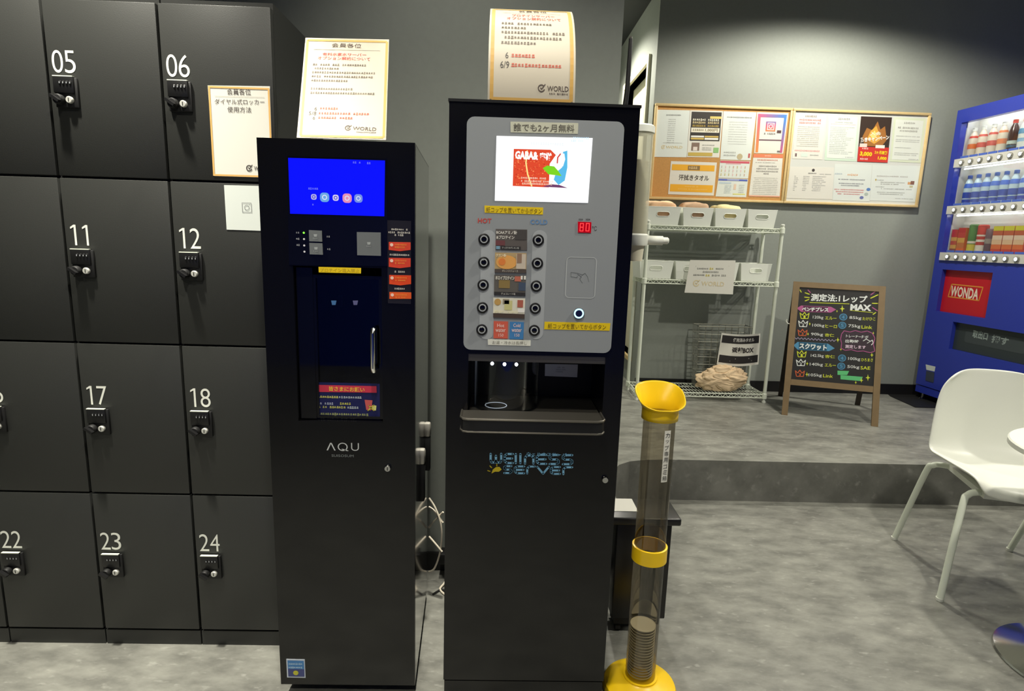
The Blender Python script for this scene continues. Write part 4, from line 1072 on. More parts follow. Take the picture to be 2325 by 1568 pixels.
for k in range(STEPS):
    u0, u1 = k / STEPS, (k + 1) / STEPS
    ik.ppoly(inq(q, .04 + .92 * u0, .04, .04 + .92 * u1, .12), ink(*grad(.45 + .55 * u1))); ik.ppoly(inq(q, .04, .12 + .86 * u0, .13, .12 + .86 * u1), ink(*grad(.45 - .45 * u1))); ik.ppoly(inq(q, .88, .12 + .86 * u0, .96, .12 + .86 * u1), ink(*grad(1 - .5 * u0)))
ik.ppoly(inq(q, .13, .66, .88, .69), ink(110, 80, 92))
i0 = inq(q, .32, .22, .64, .46)
for k in range(8):
    ik.ppoly([(i0[0][0] + (i0[3][0] - i0[0][0]) * k / 8, i0[0][1] + (i0[3][1] - i0[0][1]) * k / 8), (i0[1][0] + (i0[2][0] - i0[1][0]) * k / 8, i0[1][1] + (i0[2][1] - i0[1][1]) * k / 8), (i0[1][0] + (i0[2][0] - i0[1][0]) * (k + 1) / 8, i0[1][1] + (i0[2][1] - i0[1][1]) * (k + 1) / 8), (i0[0][0] + (i0[3][0] - i0[0][0]) * (k + 1) / 8, i0[0][1] + (i0[3][1] - i0[0][1]) * (k + 1) / 8)], ink(*grad(.75 - .75 * k / 8)), 1)
a, b_ = PC.px(*inq(q, .48, .34, .5, .34)[0]); wk = ink(248, 244, 240)
ik.ring(a, b_, .011, .0045, wk, 2); ik.frame(a - .023, b_ - .023, a + .023, b_ + .023, .0045, wk, 2); ik.disc(a + .012, b_ + .012, .0025, wk, 2)
rlines(ik, q, [(.28, .68, .52)], ink(120, 118, 120), .05, 1); ik.ppoly(inq(q, .70, .43, .84, .5), ink(84, 60, 64), 1); ik.ppoly(inq(q, .78, .93, .88, .97), ink(120, 116, 112), 1); ik.done('print', o)
o, ik, q = bsheet('poster_caution', 'cream notice with an orange header band on the cork board', [(858, 442), (1086, 447), (1060, 778), (820, 772)], 'paper')
ik.ppoly(inq(q, 0, 0, 1, .085), ink(226, 130, 92)); rlines(ik, q, [(.35, .65, .04)], ink(240, 206, 186), .03, 1); rlines(ik, q, [(.15, .85, .14)], ink(206, 130, 110), .045); rlines(ik, q, [(.1, .8, .2)], gy, .02)
rlines(ik, q, [(.22, .82, .285), (.15, .9, .345), (.15, .9, .405), (.4, .62, .46)], ink(140, 136, 132), .04); rlines(ik, q, [(.1, .9, .56 + .042 * k) for k in range(10)], ink(196, 194, 186), .022); ik.ppoly(inq(q, 0, .97, 1, 1), ink(232, 170, 140)); ik.done('print', o)
o, ik, q = bsheet('poster_calendar', 'calendar sheet with a red header band on the cork board', [(598, 492), (832, 499), (815, 633), (585, 627)], 'paper_cool')
ik.ppoly(inq(q, .01, .02, .98, .14), ink(206, 90, 106)); ik.ppoly(inq(q, .2, .16, .7, .2), ink(230, 160, 170))
for i in range(7):
    for j in range(3):
        ik.ppoly(inq(q, .06 + i * .13, .3 + j * .22, .09 + i * .13, .44 + j * .22), ink(*random.choice([(196, 196, 190), (206, 170, 150), (200, 190, 140), (226, 190, 190)])))
ik.done('print', o)
o, ik, q = bsheet('poster_guide', 'guide sheet with a blue header band on the cork board', [(585, 630), (815, 637), (800, 778), (562, 772)], 'paper_cool')
ik.ppoly(inq(q, .01, .03, .98, .13), ink(96, 110, 190)); ik.ppoly(inq(q, .3, .03, .7, .13), ink(150, 160, 206), 1); ik.ppoly(inq(q, .05, .2, .45, .3), ink(190, 206, 216)); rlines(ik, q, [(.25, .48, .4 + .08 * k) for k in range(6)], ink(180, 196, 206), .05); ik.ppoly(inq(q, .55, .3, .63, .6), ink(226, 200, 180)); rlines(ik, q, [(.72, .9, .35 + .1 * k) for k in range(5)], gy, .04); ik.ppoly(inq(q, .55, .82, .95, .87), ink(226, 220, 110)); ik.done('print', o)
o, ik, q = bsheet('poster_towel', 'white towel sign with two amber bands on the cork board', [(217, 498), (573, 509), (549, 766), (194, 755)], 'paper')
am = ink(238, 176, 44)
ik.ppoly(inq(q, .03, .09, .96, .27), am); ik.ppoly(inq(q, .03, .69, .96, .91), am); ik.ppoly(inq(q, .38, .12, .64, .25), ink(140, 112, 70), 1); rlines(ik, q, [(.4, .62, .185)], ink(226, 196, 140), .08, 2)
p = inq(q, .2, .48, .86, .48); ik.text('汗拭きタオル', p[0], p[1], 12.5, ink(70, 62, 56), 1, .015); rlines(ik, q, [(.35, .65, .75), (.2, .85, .83)], ink(246, 206, 120), .035, 1); ik.done('print', o)
o, ik, q = bsheet('poster_red_heading', 'cream members notice with a red heading on the white board', [(1186, 122), (1420, 131), (1390, 487), (1158, 479)], 'paper')
rlines(ik, q, [(.32, .72, .07)], ink(140, 120, 110), .045); rlines(ik, q, [(.14, .86, .15), (.14, .86, .215)], ink(222, 110, 110), .045); rlines(ik, q, [(.1, .85, .30 + .042 * k) for k in range(11)], ink(186, 184, 176), .022); rlines(ik, q, [(.06, .9, .82)], ink(226, 150, 150), .04)
ik.ppoly(inq(q, .08, .88, .14, .95), ink(120, 100, 100)); ik.ppoly(inq(q, .28, .87, .5, .95), ink(214, 228, 216)); rlines(ik, q, [(.58, .9, .91)], gy, .03); ik.done('print', o)
o, ik, q = bsheet('poster_mint', 'mint-bordered notice full of fine print on the white board', [(1430, 132), (1682, 141), (1652, 500), (1408, 491)], ink(206, 226, 206))
ik.ppoly(inq(q, .06, .05, .94, .95), ink(226, 232, 224)); rlines(ik, q, [(.35, .72, .1)], ink(140, 136, 130), .045, 1); rlines(ik, q, [(.25, .8, .175)], gy, .03, 1); rlines(ik, q, [(.12, .9, .215)], ink(206, 150, 150), .012, 1); rlines(ik, q, [(.12, random.uniform(.6, .9), .28 + .038 * k) for k in range(16)], ink(176, 182, 176), .022, 1); rlines(ik, q, [(.65, .92, .92)], gy, .022, 1); ik.done('print', o)
o, ik, q = bsheet('poster_fire', 'dark flame campaign poster with a red price band on the white board', [(1692, 150), (1932, 159), (1896, 510), (1661, 501)], ink(58, 44, 36))
P_ = lambda u, v: inq(q, u, v, u, v)[0]
ik.ppoly([P_(.1, .45), P_(.22, .25), P_(.4, .3), P_(.55, .1), (P_(.66, .28)), P_(.8, .2), P_(.9, .5), P_(.75, .65), P_(.2, .65)], ink(168, 110, 50)); ik.ppoly([P_(.25, .5), P_(.35, .32), P_(.52, .2), P_(.62, .35), P_(.7, .5), P_(.5, .6)], ink(226, 170, 70), 1); ik.ppoly([P_(.35, .42), P_(.48, .3), P_(.56, .42), P_(.45, .5)], ink(246, 220, 130), 2)
ik.text('驚きキャンペーン', P_(.04, .53), P_(.97, .44), 10.5, ink(244, 240, 232), 4, .05); ik.text('入会', P_(.32, .38), P_(.7, .36), 8, ink(240, 230, 200), 4, .04)
ik.ppoly(inq(q, 0, .67, 1, 1), ink(206, 52, 44), 4); ik.ppoly(inq(q, .03, .6, .27, .68), ink(236, 214, 206), 5); ik.ppoly(inq(q, .55, .62, .85, .69), ink(236, 236, 226), 5)
ik.text('3,000', P_(.06, .83), P_(.46, .84), 11, ink(240, 214, 30), 6, .05); ik.text('2ヶ月無料', P_(.54, .78), P_(.96, .79), 8, ink(240, 214, 30), 6, .04); ik.text('1,000', P_(.66, .91), P_(.95, .92), 8, ink(240, 214, 30), 6, .05)
rlines(ik, q, [(.08, .38, .94), (.12, .36, .71)], ink(246, 220, 210), .045, 5); ik.done('print', o)
o, ik, q = bsheet('poster_green', 'pale green-edged members notice beside the flame poster', [(1948, 157), (2196, 169), (2152, 512), (1914, 502)], ink(218, 226, 200))
ik.ppoly(inq(q, .06, .05, .93, .95), ink(228, 232, 222)); rlines(ik, q, [(.33, .72, .12), (.15, .85, .23), (.22, .8, .3)], ink(146, 142, 134), .045, 1); rlines(ik, q, [(.12, .9, v) for v in (.42, .5, .54)] + [(.12, .65, .68), (.12, .9, .8), (.12, .85, .84)], gy, .024, 1); rlines(ik, q, [(.6, .92, .93)], gy, .025, 1); ik.done('print', o)
o, ik, q = bsheet('poster_table', 'white landscape sheet with a timetable on the white board', [(1142, 540), (1484, 548), (1468, 795), (1112, 785)], 'paper')
rlines(ik, q, [(.42, .62, .2)], dk, .04); a, b_ = PC.px(*P_(0, 0)); a, b_ = PC.px(*inq(q, .53, .1, .53, .1)[0]); ik.disc(a, b_, .01, ink(74, 66, 64)); rlines(ik, q, [(.68, .95, .22)], gy, .03)
for u0, u1 in ((.12, .22), (.32, .48), (.53, .9)): rlines(ik, q, [(u0, u0 + (u1 - u0) * random.uniform(.5, 1), .3 + .055 * k) for k in range(9)], ink(186, 186, 182), .035)
ik.done('print', o)
o, ik, q = bsheet('poster_rules', 'white landscape sheet with red and blue lines on the white board', [(1487, 520), (1776, 527), (1756, 812), (1471, 800)], 'paper_cool')
rlines(ik, q, [(.02, .22, .27)], ink(180, 196, 206), .05); rlines(ik, q, [(.36, .66, .29)], ink(232, 176, 130), .06); rlines(ik, q, [(.12, .85, .42), (.14, .82, .53), (.2, .72, .585)], ink(120, 120, 134), .035); rlines(ik, q, [(.03, .85, .7), (.07, .82, .76), (.12, .75, .82)], ink(214, 120, 120), .035)
for u, v, c in ((.95, .67, (90, 130, 190)), (.9, .8, (176, 190, 180)), (.78, .9, (110, 120, 176))):
    a, b_ = PC.px(*inq(q, u, v, u, v)[0]); ik.disc(a, b_, .014, ink(*c), 1, 12, .010)
ik.done('print', o)
o, ik, q = bsheet('poster_guidance', 'white landscape sheet with a mascot-free corner picture by the frame edge', [(1780, 527), (2154, 537), (2110, 816), (1760, 803)], 'paper_cool')
o['label'] = 'white landscape sheet with small brown corner picture on the white board'
rlines(ik, q, [(.08, .78, .31)], ink(190, 186, 180), .045); rlines(ik, q, [(.12, .3, .42)], gy, .03); rlines(ik, q, [(.2, .72, .48), (.2, .6, .53)], ink(160, 158, 154), .03); rlines(ik, q, [(.1, .3, .61), (.22, .9, .66)], gy, .03); rlines(ik, q, [(.14, .75, .76), (.16, .72, .81)], gy, .03); rlines(ik, q, [(.55, .95, .92)], gy, .025)
ik.ppoly(inq(q, .84, .42, .92, .52), ink(132, 90, 76)); ik.ppoly(inq(q, .78, .45, .84, .52), ink(214, 160, 110)); ik.ppoly(inq(q, .83, .55, .9, .6), ink(196, 190, 150)); ik.ppoly(inq(q, .08, .39, .11, .44), ink(190, 170, 100)); ik.done('print', o)

# ================================================================== WIRE RACK
RX0, RX1, RY0, RY1 = .930, 1.783, 3.76, 4.025
RZ = [.262, 1.000, 1.338]
t = thing('wire_rack', 'white three-tier wire rack under the cork board', 'rack', ((RX0 + RX1) / 2, (RY0 + RY1) / 2, PLAT))
for x in (RX0, RX1):
    for y in (RY0, RY1):
        mb = MB(); mb.tube([(x, y, PLAT + .03), (x, y, 1.358)], .0115, 'white_metal', 12); mb.lathe([(.0125, 1.358), (.0125, 1.366), (.008, 1.369)], (x, y, 0), 'white_plastic', 12)
        mb.lathe([(.008, PLAT + .03), (.008, PLAT + .012), (.013, PLAT + .009), (.013, PLAT)], (x, y, 0), 'white_plastic', 12)
        for z in RZ: mb.lathe([(.0125, z - .030), (.017, z - .026), (.0155, z + .006), (.0125, z + .009)], (x, y, 0), 'white_metal', 12, cap=False)
        obj('post', mb, t)
for z in RZ:
    mb = MB(); R = .0034; lo = z - .024
    for zz in (z, lo):
        mb.tube([(RX0, RY0, zz), (RX1, RY0, zz)], R, 'white_metal', 8); mb.tube([(RX0, RY1, zz), (RX1, RY1, zz)], R, 'white_metal', 8)
        mb.tube([(RX0, RY0, zz), (RX0, RY1, zz)], R, 'white_metal', 8); mb.tube([(RX1, RY0, zz), (RX1, RY1, zz)], R, 'white_metal', 8)
    nz = 44
    for y in (RY0, RY1): mb.tube([(RX0 + .02 + (RX1 - RX0 - .04) * k / nz, y, (z - .001) if k % 2 else (lo + .001)) for k in range(nz + 1)], .0026, 'white_metal', 6)
    for x in (RX0, RX1): mb.tube([(x, RY0 + .02 + (RY1 - RY0 - .04) * k / 12, (z - .001) if k % 2 else (lo + .001)) for k in range(13)], .0026, 'white_metal', 6)
    for k in range(1, 40): mb.tube([(RX0 + (RX1 - RX0) * k / 40, RY0, z + .003), (RX0 + (RX1 - RX0) * k / 40, RY1, z + .003)], .0017, 'white_metal', 5)
    for y in (RY0 + .09, RY1 - .09): mb.tube([(RX0, y, z - .002), (RX1, y, z - .002)], .0026, 'white_metal', 6)
    obj('wire_shelf', mb, t)

def make_bin(x0, x1, y0, zb, label, group, taper=.012, h=.112, d=.215):
    cx_ = (x0 + x1) / 2; hw = (x1 - x0) / 2
    o = thing('storage_bin', label, 'storage bin', (cx_, y0 + d / 2, zb), group=group)
    def q(s, v, w):  # s in -1..1 across, v 0..1 up, w 0 front / 1 back
        k = hw - taper * (1 - v); yy = y0 + taper * (1 - v) * .6 + w * (d - 1.2 * taper * (1 - v)); return Vector((cx_ + s * k, yy, zb + v * h))
    mb = MB()
    mb.add([q(-1, 0, 0), q(1, 0, 0), q(1, 0, 1), q(-1, 0, 1), q(-1, 1, 0), q(1, 1, 0), q(1, 1, 1), q(-1, 1, 1)], [(0, 1, 2, 3), (1, 5, 6, 2), (2, 6, 7, 3), (3, 7, 4, 0)], 'bin_white')
    sw, shh, vc = .041, .0140, .60
    ang = sorted([2 * math.pi * k / 32 for k in range(32)] + [math.atan2((1 - vc) * h, hw) , math.pi - math.atan2((1 - vc) * h, hw), math.pi + math.atan2(vc * h, hw - taper), -math.atan2(vc * h, hw - taper) + 2 * math.pi])
    inner = []; outer = []
    for a in ang:
        ca, sa = math.cos(a), math.sin(a)
        # stadium
        tt = min((shh / abs(sa)) if abs(sa) > 1e-6 else 9, 9)
        px_, pz_ = ca * tt, sa * tt
        if abs(px_) > sw - shh:
            cxs = math.copysign(sw - shh, ca); bq = -2 * ca * cxs; cq = cxs * cxs - shh * shh; disc = max(0, bq * bq - 4 * cq); tt = (-bq + math.sqrt(disc)) / 2; px_, pz_ = ca * tt, sa * tt
        inner.append((px_, pz_))
        cand = []
        if sa > 1e-6: cand.append((1 - vc) * h / sa)
        if sa < -1e-6: cand.append(-vc * h / sa)
        lo_, hi_ = 0, 1
        def inside(t_):
            zz = vc * h + sa * t_; xx = abs(ca * t_); return -1e-9 <= zz <= h + 1e-9 and xx <= hw - taper * (1 - zz / h) + 1e-9
        for _ in range(40):
            mid = (lo_ + hi_) / 2
            if inside(mid): lo_ = mid
            else: hi_ = mid
        outer.append((ca * lo_, sa * lo_))
    def fpt(x, z):
        v = vc + z / h; return Vector((cx_ + x, y0 + taper * (1 - v) * .6, zb + v * h))
    n = len(ang)
    mb.add([fpt(*p) for p in outer] + [fpt(*p) for p in inner], [(i, (i + 1) % n, n + (i + 1) % n, n + i) for i in range(n)], 'bin_white')
    b = obj('bin_body', mb, o, 0); md = b.modifiers.new('wall', 'SOLIDIFY'); md.thickness = .0025; md.offset = 0
    mb = MB(); e = .004
    ringp = [q(-1, 1, 0) + Vector((0, 0, -.001)), q(1, 1, 0) + Vector((0, 0, -.001)), q(1, 1, 1) + Vector((0, 0, -.001)), q(-1, 1, 1) + Vector((0, 0, -.001))]
    mb.tube(ringp, .0028, 'bin_white', 6, closed=True); obj('rim', mb, o)
    mb = MB(); mb.tube([fpt(*p) + Vector((0, -.001, 0)) for p in inner], .0022, 'bin_white', 6, closed=True); obj('slot_edge', mb, o)
    return o
def cloth(name, label, x0, x1, y0, y1, z0, z1, mt, seed, amp=.006, group=None):
    bm = bmesh.new(); bmesh.ops.create_cube(bm, size=1.0)
    bmesh.ops.subdivide_edges(bm, edges=list(bm.edges), cuts=9, use_grid_fill=True)
    for v in bm.verts:
        p = v.co * 2; k = (abs(p.x) ** 6 + abs(p.y) ** 6 + abs(p.z) ** 6) ** (1 / 6); p = p / max(k, 1e-6) * max(abs(p.x), abs(p.y), abs(p.z))
        w = Vector((x0 + (p.x * .5 + .5) * (x1 - x0), y0 + (p.y * .5 + .5) * (y1 - y0), z0 + (p.z * .5 + .5) * (z1 - z0)))
        nv = noise.noise_vector(w * 22 + Vector((seed * 7.1, 0, 0))) * amp
        if p.z > .2: w.z += nv.z * 1.6 + noise.noise(Vector((w.x * 9 + seed, w.y * 9, 0))) * amp * 1.2
        if p.z < -.95: w.z = z0
        v.co = w
    mb = MB().bm(bm, mt); o = obj(name, mb, None, 60)
    return tag(o, label, 'towels', group)
SZ = .005
ub = [(1467, 1548, 'towel_peach', .040), (1551, 1622, 'towel_tan', .038), (1624, 1697, 'towel_cream', .024), (1699, 1768, 'towel_white', -.012)]
nm = ['peach', 'tan', 'cream', 'white']
for k, (xa, xb, mt_, up) in enumerate(ub):
    a = YP(xa, 468, 3.78).x + .003; b = YP(xb, 469, 3.78).x - .003; zb = RZ[2] + SZ
    make_bin(a, b, 3.782, zb, 'white storage bin with %s cloth in its slot, on the top tier' % nm[k], 'white storage bins on the wire rack')
    cloth('folded_towels', 'stack of %s folded towels filling a white bin on the top tier' % nm[k], a + .016, b - .016, 3.794, 3.975, zb + .004, zb + .112 + up, mt_, k + 1, group='folded towels in the bins')
for k, (xa, xb) in enumerate(((1452, 1531), (1534, 1604), (1606, 1680), (1683, 1755))):
    a = YP(xa, 586, 3.79).x + .003; b = YP(xb, 588, 3.79).x - .003; zb = RZ[1] + SZ
    lab = ['white storage bin with a black object in its slot, on the middle tier', 'white storage bin half hidden by the gold logo sign, beside the black-slotted bin', 'white storage bin wholly behind the gold logo sign on the middle tier', 'empty-looking white storage bin at the far end of the middle tier'][k]
    make_bin(a, b, 3.79, zb, lab, 'white storage bins on the wire rack')
    if k == 0:
        mb = MB(); mb.bbox(a + .05, a + .075, 3.80, 3.90, zb + .0045, zb + .076, 'matt_black', .004); tag(obj('black_case', mb), 'small black case inside the middle tier bin', 'case')
# sign hanging on the middle tier
RS = YPL(3.735)
o = sheet('rack_sign', 'white sign with a gold logo hanging on the wire rack', 'sign', RS, [(1567, 590), (1670, 591), (1664, 668), (1554, 664)], 0, 'paper', .0008)
ik = ink_on(RS, .0009)
pl_lines(ik, RS, [(1583, 1610, 609.5, .015), (1625, 1645, 610, .015), (1592, 1635, 617, .02), (1574, 1600, 624, .015), (1616, 1651, 625, .015)], ink(130, 130, 126), .012); pl_lines(ik, RS, [(1611, 1623, 610, .015), (1602, 1615, 625, .015)], ink(206, 190, 40), .016)
world_logo(ik, (1573, 642.5), (1644, 645), 12.5, ink(222, 206, 166), sub=False); ik.done('print', o)
for x in (1580, 1655):
    mb = MB(); q = RS.wpx(x, 604); mb.tube([q + Vector((0, -.002, 0)), q + Vector((0, .004, .0)), Vector((q.x, RY0 - .004, RZ[1] + .006))], .0012, 'steel', 6)
    obj('sign_hook', mb, o)

# wire basket, its sign and the crumpled bag on the bottom tier
t = thing('wire_basket', 'grey wire basket with a black and white sign on the bottom tier', 'basket', (1.53, 3.94, RZ[0]))
mat('wire_grey', (150, 150, 138), .35, metal=.6)
B0, B1, BY0, BY1, BZ0, BZ1 = 1.350, 1.712, 3.885, 4.005, RZ[0] + .009, .690
mb = MB(); ringr = lambda z, g=0: [(B0 + g, BY0 + g, z), (B1 - g, BY0 + g, z), (B1 - g, BY1 - g, z), (B0 + g, BY1 - g, z)]
mb.tube(ringr(BZ1), .0036, 'wire_grey', 8, closed=True); obj('rim', mb, t); mb = MB(); mb.tube(ringr(BZ0, .02), .003, 'wire_grey', 8, closed=True); obj('base_ring', mb, t)
mb = MB()
for k in range(1, 8):
    z = BZ0 + (BZ1 - BZ0) * k / 8; mb.tube(ringr(z, .02 * (1 - k / 8)), .0020, 'wire_grey', 6, closed=True)
for k in range(9):
    x = B0 + (B1 - B0) * k / 8; xb_ = B0 + .02 + (B1 - B0 - .04) * k / 8
    for y, yb in ((BY0, BY0 + .02), (BY1, BY1 - .02)): mb.tube([(xb_, yb, BZ0), (x, y, BZ1)], .0018, 'wire_grey', 6)
for k in range(1, 4):
    y = BY0 + (BY1 - BY0) * k / 4; yb = BY0 + .02 + (BY1 - BY0 - .04) * k / 4
    for x, xb_ in ((B0, B0 + .02), (B1, B1 - .02)): mb.tube([(xb_, yb, BZ0), (x, y, BZ1)], .0018, 'wire_grey', 6)
    mb.tube([(B0 + .02, yb, BZ0), (B1 - .02, yb, BZ0)], .0018, 'wire_grey', 6)
w_ = obj('wire_mesh', mb, t)
BS = YPL(3.872); c4 = [BS.px(*p) for p in ((1627.5, 827), (1722.5, 827), (1727, 757), (1639, 755.5))]
def bsf(a, b, h):   # a, b in 0..1
    x = (c4[0][0] * (1 - a) + c4[1][0] * a) * (1 - b) + (c4[3][0] * (1 - a) + c4[2][0] * a) * b
    z = (c4[0][1] * (1 - a) + c4[1][1] * a) * (1 - b) + (c4[3][1] * (1 - a) + c4[2][1] * a) * b
    bow = math.sin(math.pi * a); return Vector((x, 3.872 - .012 * math.cos(math.pi * (a - .5) * 1.2) - h, z - .010 * bow * (1 if b < .5 else .7)))
mb = MB(); NA = 12
for h in (0, .0006):
    vs = [bsf(i / NA, j / 4, h) for j in range(5) for i in range(NA + 1)]
    mb.add(vs, [(j * (NA + 1) + i, j * (NA + 1) + i + 1, (j + 1) * (NA + 1) + i + 1, (j + 1) * (NA + 1) + i) if h else (j * (NA + 1) + i, (j + 1) * (NA + 1) + i, (j + 1) * (NA + 1) + i + 1, j * (NA + 1) + i + 1) for j in range(4) for i in range(NA)], 'paper')
o = tag(obj('basket_sign', mb), 'white return box sign with two black bands on the wire basket', 'sign')
ik = Ink(lambda a, b, h: bsf(a, b, h + .0008), base=.0004)
for b0, b1 in ((.08, .32), (.70, .94)):
    for i in range(10): ik.poly([(.03 + .94 * i / 10, b0), (.03 + .94 * (i + 1) / 10, b0), (.03 + .94 * (i + 1) / 10, b1), (.03 + .94 * i / 10, b1)], ink(40, 38, 38))
ik.text('使用済みタオル', (.30, .82), (.84, .82), .13, ink(214, 212, 206), 1, .03, px=False); ik.text('返却BOX', (.30, .50), (.85, .50), .19, ink(64, 60, 58), 1, .05, px=False)
ik.rect(.40, .22, .75, .25, ink(150, 148, 144), 1); ik.rect(.28, .14, .82, .17, ink(150, 148, 144), 1); ik.done('print', o)
bm = bmesh.new(); bmesh.ops.create_icosphere(bm, subdivisions=6, radius=1.0)
for v in bm.verts:
    p = v.co.copy(); q = p + noise.noise_vector(p * 1.7 + Vector((4, 4, 1))) * .45
    f1 = abs(noise.noise(q * 1.9 + Vector((9, 2, 4)))); f2_ = abs(noise.noise(q * 4.3 + Vector((1, 7, 4)))); f3 = abs(noise.noise(q * 8.5 + Vector((5, 3, 8))))
    r = .90 + .42 * f1 + .16 * f2_ + .035 * f3 + .14 * noise.noise(p * 1.3)
    p = p * r; v.co = Vector((1.520 + p.x * .160, 3.820 + p.y * .046, max(RZ[0] + .0055, .346 + p.z * .083 + .012 * p.x)))
mb = MB().bm(bm, 'beige_cloth'); tag(obj('crumpled_bag', mb, None, 60), 'crumpled beige cloth bag on the bottom tier of the rack', 'bag')

# ================================================================== CHALKBOARD STAND
FLf, FRf = Vector((1.789, 3.480, PLAT)), Vector((2.229, 3.284, PLAT)); bdir = Vector((.366, .931, 0))
CBP = Pl(FLf, FRf - FLf, bdir * .212 + Vector((0, 0, .811)))
def z8(x, y): return (1740 + x / 4.356, 620 + y / 4.356)
t = thing('chalkboard_stand', 'wooden A-frame blackboard with a colourful chalk record list', 'chalkboard', tuple((FLf + FRf) / 2))
def cpoly(name, pts, h0, h1, mt): return obj(name, pslab(CBP, [z8(*p) for p in pts], h0, h1, mt), t)
def toZ(p, z0=PLAT):
    return p
legL = [(270, 80), (335, 84), (210, 1404), (150, 1400)]; legR = [(1118, 126), (1183, 130), (1105, 1519), (1038, 1515)]
def floorfix(q):   # push the lower ends of a leg polygon to the floor
    out = []
    for i, p in enumerate(q):
        a, b = CBP.px(*z8(*p)); out.append((a, b if i < 2 else .0005))
    return out
obj('frame_leg', slab(CBP, floorfix(legL), -.022, 0, 'wood_dark'), t); obj('frame_leg', slab(CBP, floorfix(legR), -.022, 0, 'wood_dark'), t)
cpoly('frame_rail', [(333, 83), (1119, 127), (1119, 182), (322, 136)], -.022, -.0005, 'wood_dark'); cpoly('frame_rail', [(246, 1046), (1059, 1118), (1055, 1178), (238, 1102)], -.022, -.0005, 'wood_dark')
board_ = cpoly('blackboard', [(318, 132), (1122, 180), (1060, 1124), (244, 1050)], -.014, -.006, 'chalk_black')
apex0 = CBP.at(*CBP.px(*z8(300, 95)), -.024); apex1 = CBP.at(*CBP.px(*z8(1150, 140)), -.024)
BLf, BRf = FLf + bdir * .50 + Vector((.012, 0, 0)), FRf + bdir * .50
BLf.z = BRf.z = PLAT
e = (FRf - FLf).normalized(); bv = bdir
for nm_, top, bot in (('rear_leg', apex0, BLf), ('rear_leg', apex1, BRf)):
    mb = MB(); w = e * .014; dd = bv * .020
    mb.hexa([bot - w, bot + w, bot + w + dd, bot - w + dd, top - w, top + w, top + w + dd, top - w + dd], 'wood_leg_dark'); obj(nm_, mb, t)
mb = MB(); m0, m1 = apex0.lerp(BLf, .72) + e * .014 + bv * .004, apex1.lerp(BRf, .72) - e * .014 + bv * .004
mb.hexa([m0, m1, m1 + bv * .014, m0 + bv * .014] + [p + Vector((0, 0, .04)) for p in (m0, m1, m1 + bv * .014, m0 + bv * .014)], 'wood_leg_dark'); obj('rear_rail', mb, t)
mb = MB(); q = CBP.at(*CBP.px(*z8(235, 500)), -.01); mb.tube([q, q - e * .016 + Vector((0, 0, .004)), q - e * .024 + Vector((0, 0, .018)), q - e * .020 + Vector((0, 0, .03))], .003, 'white_plastic', 8); obj('side_hook', mb, t)
ik = ink_on(CBP, -.0058)
wc = ink(228, 232, 230); yc = ink(206, 214, 50); pc = ink(176, 84, 140); bc = ink(74, 140, 180); oc = ink(206, 96, 50); gc_ = ink(90, 190, 120); lc = ink(170, 160, 190)
def ct(st, a, b, h, mt, bold=.015): ik.text(st, z8(*a), z8(*b), h / 4.356, mt, 1, bold)
def cl(pts, w, mt, lay=1): ik.line([z8(*p) for p in pts], w, mt, lay, px=True)
ct('測定法:1レップ', (440, 236), (1000, 258), 84, wc, .03); ct('MAX', (832, 334), (1040, 342), 72, wc, .05); cl([(430, 288), (820, 302)], .004, yc); cl([(830, 366), (1055, 388)], .003, yc)
for a, b in (((385, 192), (425, 206)), ((380, 235), (425, 240)), ((385, 272), (420, 258)), ((1035, 245), (1105, 212)), ((1050, 296), (1105, 298)), ((335, 165), (345, 185)), ((1058, 405), (1082, 388))): cl([a, b], .006, yc)
for a, b in (((413, 165), (435, 190)), ((1035, 212), (1075, 182)), ((1050, 338), (1100, 370))): cl([a, b], .006, pc)
ik.ppoly([z8(*p) for p in ((300, 345), (345, 318), (640, 330), (692, 358), (640, 388), (345, 380))], pc); ik.ppoly([z8(*p) for p in ((365, 322), (610, 332), (610, 384), (365, 376))], ink(96, 44, 80), 0); ct('ベンチプレス', (352, 352), (616, 360), 46, wc, .05)
ik.ppoly([z8(*p) for p in ((268, 712), (310, 678), (610, 695), (678, 742), (620, 770), (310, 755))], bc); ik.ppoly([z8(*p) for p in ((322, 682), (600, 698), (600, 766), (322, 752))], ink(40, 90, 116), 0); ct('スクワット', (325, 716), (600, 736), 66, wc, .05)
def crown(x, y, s, mt, num):
    cl([(x - 45 * s, y - 30 * s), (x - 34 * s, y + 26 * s), (x + 34 * s, y + 28 * s), (x + 46 * s, y - 26 * s), (x + 20 * s, y - 4 * s), (x, y - 36 * s), (x - 20 * s, y - 6 * s), (x - 45 * s, y - 30 * s)], .0045, mt); ct(num, (x - 10 * s, y + 9 * s), (x + 10 * s, y + 9 * s), 30 * s, mt, .02)
rows = [(378, 420, yc, '1', '120kg', 'エルー', (460, 565), (582, 695)), (364, 500, wc, '2', '100kg', 'ヒーロ', (455, 575), (585, 700)), (358, 588, oc, '3', '90kg', '杏仁', (442, 562), (578, 672)),
        (350, 800, yc, '1', '142.5kg', '杏仁', (440, 568), (580, 680)), (342, 886, wc, '2', '140kg', 'エルー', (430, 560), (578, 690)), (332, 992, oc, '3', '105kg', 'Link', (418, 550), (562, 660))]
for x, y, mt_, n_, kg, who, (a0, a1), (b0, b1) in rows:
    crown(x, y, 1.0, mt_, n_); ct(kg, (a0, y + 16), (a1, y + 20), 42, ink(206, 208, 206)); ct(who, (b0, y + 20), (b1, y + 26), 36, yc)
cl([(280 + 407 * k / 24, 640 + 25 * k / 24 + (10 if k % 2 else -8)) for k in range(25)], .003, lc)
